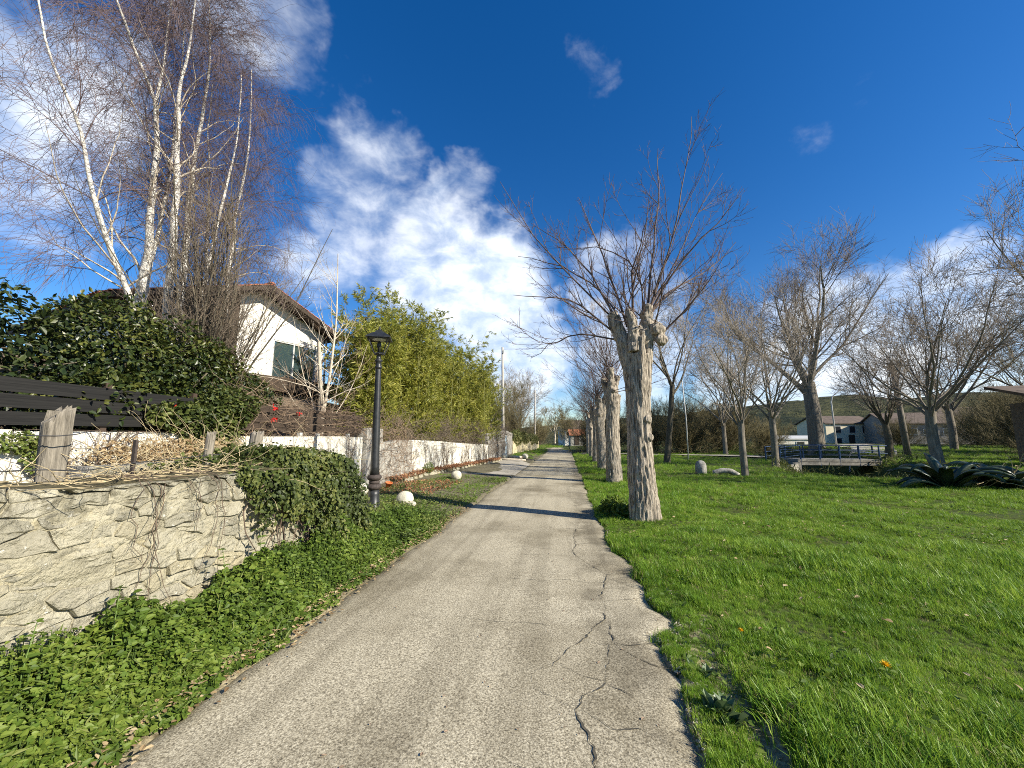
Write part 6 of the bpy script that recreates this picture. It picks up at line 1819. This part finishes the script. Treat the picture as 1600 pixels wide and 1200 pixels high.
V, F = leaves(P, nrm(np.array([0, 0, 1.0]) + .7 * rand_dirs(rng, n)), rand_dirs(rng, n) * np.array([1, 1, .3]), rng.uniform(.025, .06, n), OVATE)
o = link('lawn_litter', mesh_np('lawn_litter', V, F, M['dry_leaf'])); tag(o, 'few dead leaves lying in the meadow grass', 'leaves', None, 'stuff')
n = 260
y = 1.5 + 16 * rng.random(n) ** 1.4; x = road_left(y) + (road_right(y) - road_left(y)) * rng.beta(.6, .5, n)
P = np.stack([x, y, road_z(x, y) + .006], -1)
V, F = leaves(P, nrm(np.array([0, 0, 1.0]) + .25 * rand_dirs(rng, n)), rand_dirs(rng, n) * np.array([1, 1, .1]), rng.uniform(.008, .030, n), OVATE)
o = link('road_debris', mesh_np('road_debris', V, F, M['dead_twig'])); tag(o, 'bits of leaf and bark scattered on the road', 'debris', None, 'stuff')
# dark leafy clump at the foot of the nearest pollard
leafy('dock_clump', 'dark leafy clump at the road edge left of the nearest pollard', 'plant', [(.98, 8.75, .12, .26, .45, .20), (1.15, 8.3, .10, .22, .3, .16)], 900, .11, OVATE, M['nettle'], 961, (1.0, 8.6, .03), None, False)
# rosette weed growing at the broken road edge
def rosette(label, base, n, ln, seed):
    rng = np.random.default_rng(seed)
    t = thing('rosette_weed', label, 'weed', base)
    a = np.arange(n) * 2.4 + rng.uniform(-.2, .2, n)
    el = np.radians(rng.uniform(15, 68, n))
    D = np.stack([np.cos(a) * np.cos(el), np.sin(a) * np.cos(el), np.sin(el)], -1)
    V, F = leaves(np.zeros((n, 3)) + rng.normal(size=(n, 3)) * np.array([.03, .03, .0]), np.array([0, 0, 1.0]) + .3 * rng.normal(size=(n, 3)), D, ln * rng.uniform(.6, 1.2, n), OVATE)
    link('leaves', mesh_np('leaves', V, F, M['rosette']), t)
rosette('leafy rosette weed at the broken right edge of the road', (.86, 2.62, .0), 46, .13, 971)
rosette('small rosette weed by the bare soil strip', (.92, 3.05, .0), 18, .09, 972)
# two dandelions
def dandelion(label, base, seed, r=.028):
    rng = np.random.default_rng(seed)
    t = thing('dandelion', label, 'flower', base, 0, 'yellow dandelions in the grass')
    MB().tube([(0, 0, 0), (.005, 0, .06), (0, 0, .115)], .0025, 5).obj('stem', M['stem'], t)
    n = 46
    a = np.arange(n) * 2.4; el = np.radians(np.linspace(75, 8, n))
    D = np.stack([np.cos(a) * np.cos(el), np.sin(a) * np.cos(el), np.sin(el)], -1)
    V, F = leaves(np.tile([[0, 0, .115]], (n, 1)), np.array([0, 0, 1.0]) + 0 * D, D, np.full(n, r), BLADE)
    V = np.array(V)
    link('flower_head', mesh_np('flower_head', V, F, M['petal']), t)
dandelion('larger yellow dandelion in the near grass at the right', (2.02, 3.05, .03), 981, .036)
dandelion('small yellow dandelion near the road edge', (1.30, 3.42, .03), 982, .024)

# ================================================================== DITCH GROWTH AND AGAVES
rng = np.random.default_rng(991)
n = 30000
x = rng.uniform(8, 34, n); y = rng.uniform(13, 46, n)
dd = ditch_dist(x, y)
k = (dd < 3.4) & (rng.random(n) < .95)
x, y, dd = x[k], y[k], dd[k]; n = len(x)
P = np.stack([x, y, H(x, y) + rng.random(n) * (.15 + .40 * np.clip(fbm(xyz(x * .6, y * .6, 0), 2, 99) + .4, 0, 1))], -1)
V, F = leaves(P, nrm(np.array([0, 0, 1.0]) + .7 * rand_dirs(rng, n)), nrm(rand_dirs(rng, n) + np.array([0, 0, .5])), rng.uniform(.12, .34, n), BLADE)
V2, F2 = leaves(P[::2], nrm(np.array([0, 0, 1.0]) + .7 * rand_dirs(rng, len(P[::2]))), rand_dirs(rng, len(P[::2])), rng.uniform(.07, .16, len(P[::2])), OVATE)
o = MB().add(V, F).add(V2, F2).obj('ditch_growth', M['moss'])
tag(o, 'rank olive growth filling the ditch under the footbridge', 'plants', None, 'stuff')
def agave(label, base, n, ln, seed, wid=.20):
    rng = np.random.default_rng(seed)
    t = thing('agave', label, 'agave', base, 0, 'agaves on the near bank of the ditch')
    for k in range(n):
        a = k * 2.4 + rng.uniform(-.25, .25)
        el0 = rng.uniform(.35, 1.25); L_ = ln * rng.uniform(.75, 1.15)
        K = 14
        p = np.zeros(3); d_el = el0; C = []
        dro = rng.uniform(1.8, 3.4)
        for q in range(K):
            C.append(p.copy())
            dirv_ = np.array([math.cos(a) * math.cos(d_el), math.sin(a) * math.cos(d_el), math.sin(d_el)])
            p = p + dirv_ * L_ / (K - 1)
            d_el -= dro / K * (q / K * 1.7)
        C = np.array(C) + np.array([math.cos(a), math.sin(a), 0]) * .08
        C[:, 2] = np.maximum(C[:, 2], .02)
        s_ = np.linspace(0, 1, K)
        w = wid * (.55 + .9 * s_ - 1.45 * s_ ** 3.2) * .75
        w = np.maximum(w, .004)
        side = np.array([-math.sin(a), math.cos(a), 0])
        T = nrm(np.gradient(C, axis=0)); nn = nrm(np.cross(side[None], T))
        V = np.concatenate([C - side * w[:, None] - nn * (w * -.35)[:, None], C - nn * .02, C + side * w[:, None] - nn * (w * -.35)[:, None], C - nn * .05])
        i = np.arange(K - 1)
        Fq = np.concatenate([np.stack([i + A * K, i + 1 + A * K, i + 1 + B * K, i + B * K], -1) for A, B in ((0, 1), (1, 2), (2, 3), (3, 0))])
        link('leaf', mesh_np('leaf', V, [Fq], M['agave'], True), t)
agave('left agave, large dark drooping rosette on the ditch bank', (12.0, 14.5, .0), 20, 1.5, 1101, .25)
agave('middle agave with arching leaf loops between the other two', (13.4, 14.5, .0), 18, 1.45, 1102, .24)
agave('right agave at the edge of the view with paler leaf undersides', (14.8, 14.5, .0), 20, 1.6, 1103, .26)
mb = MB()
P, R = tangle(rng, 40, (12.6, 13.9, .1), (15, 14.6, .6), 1.1, flat=.7, r=.008)
mb.add(*tubes(P, R, 4))
o = mb.obj('dry_stalks', M['straw'], None, True); tag(o, 'few dry pale stalks in front of the agaves', 'stalks', None, 'stuff')
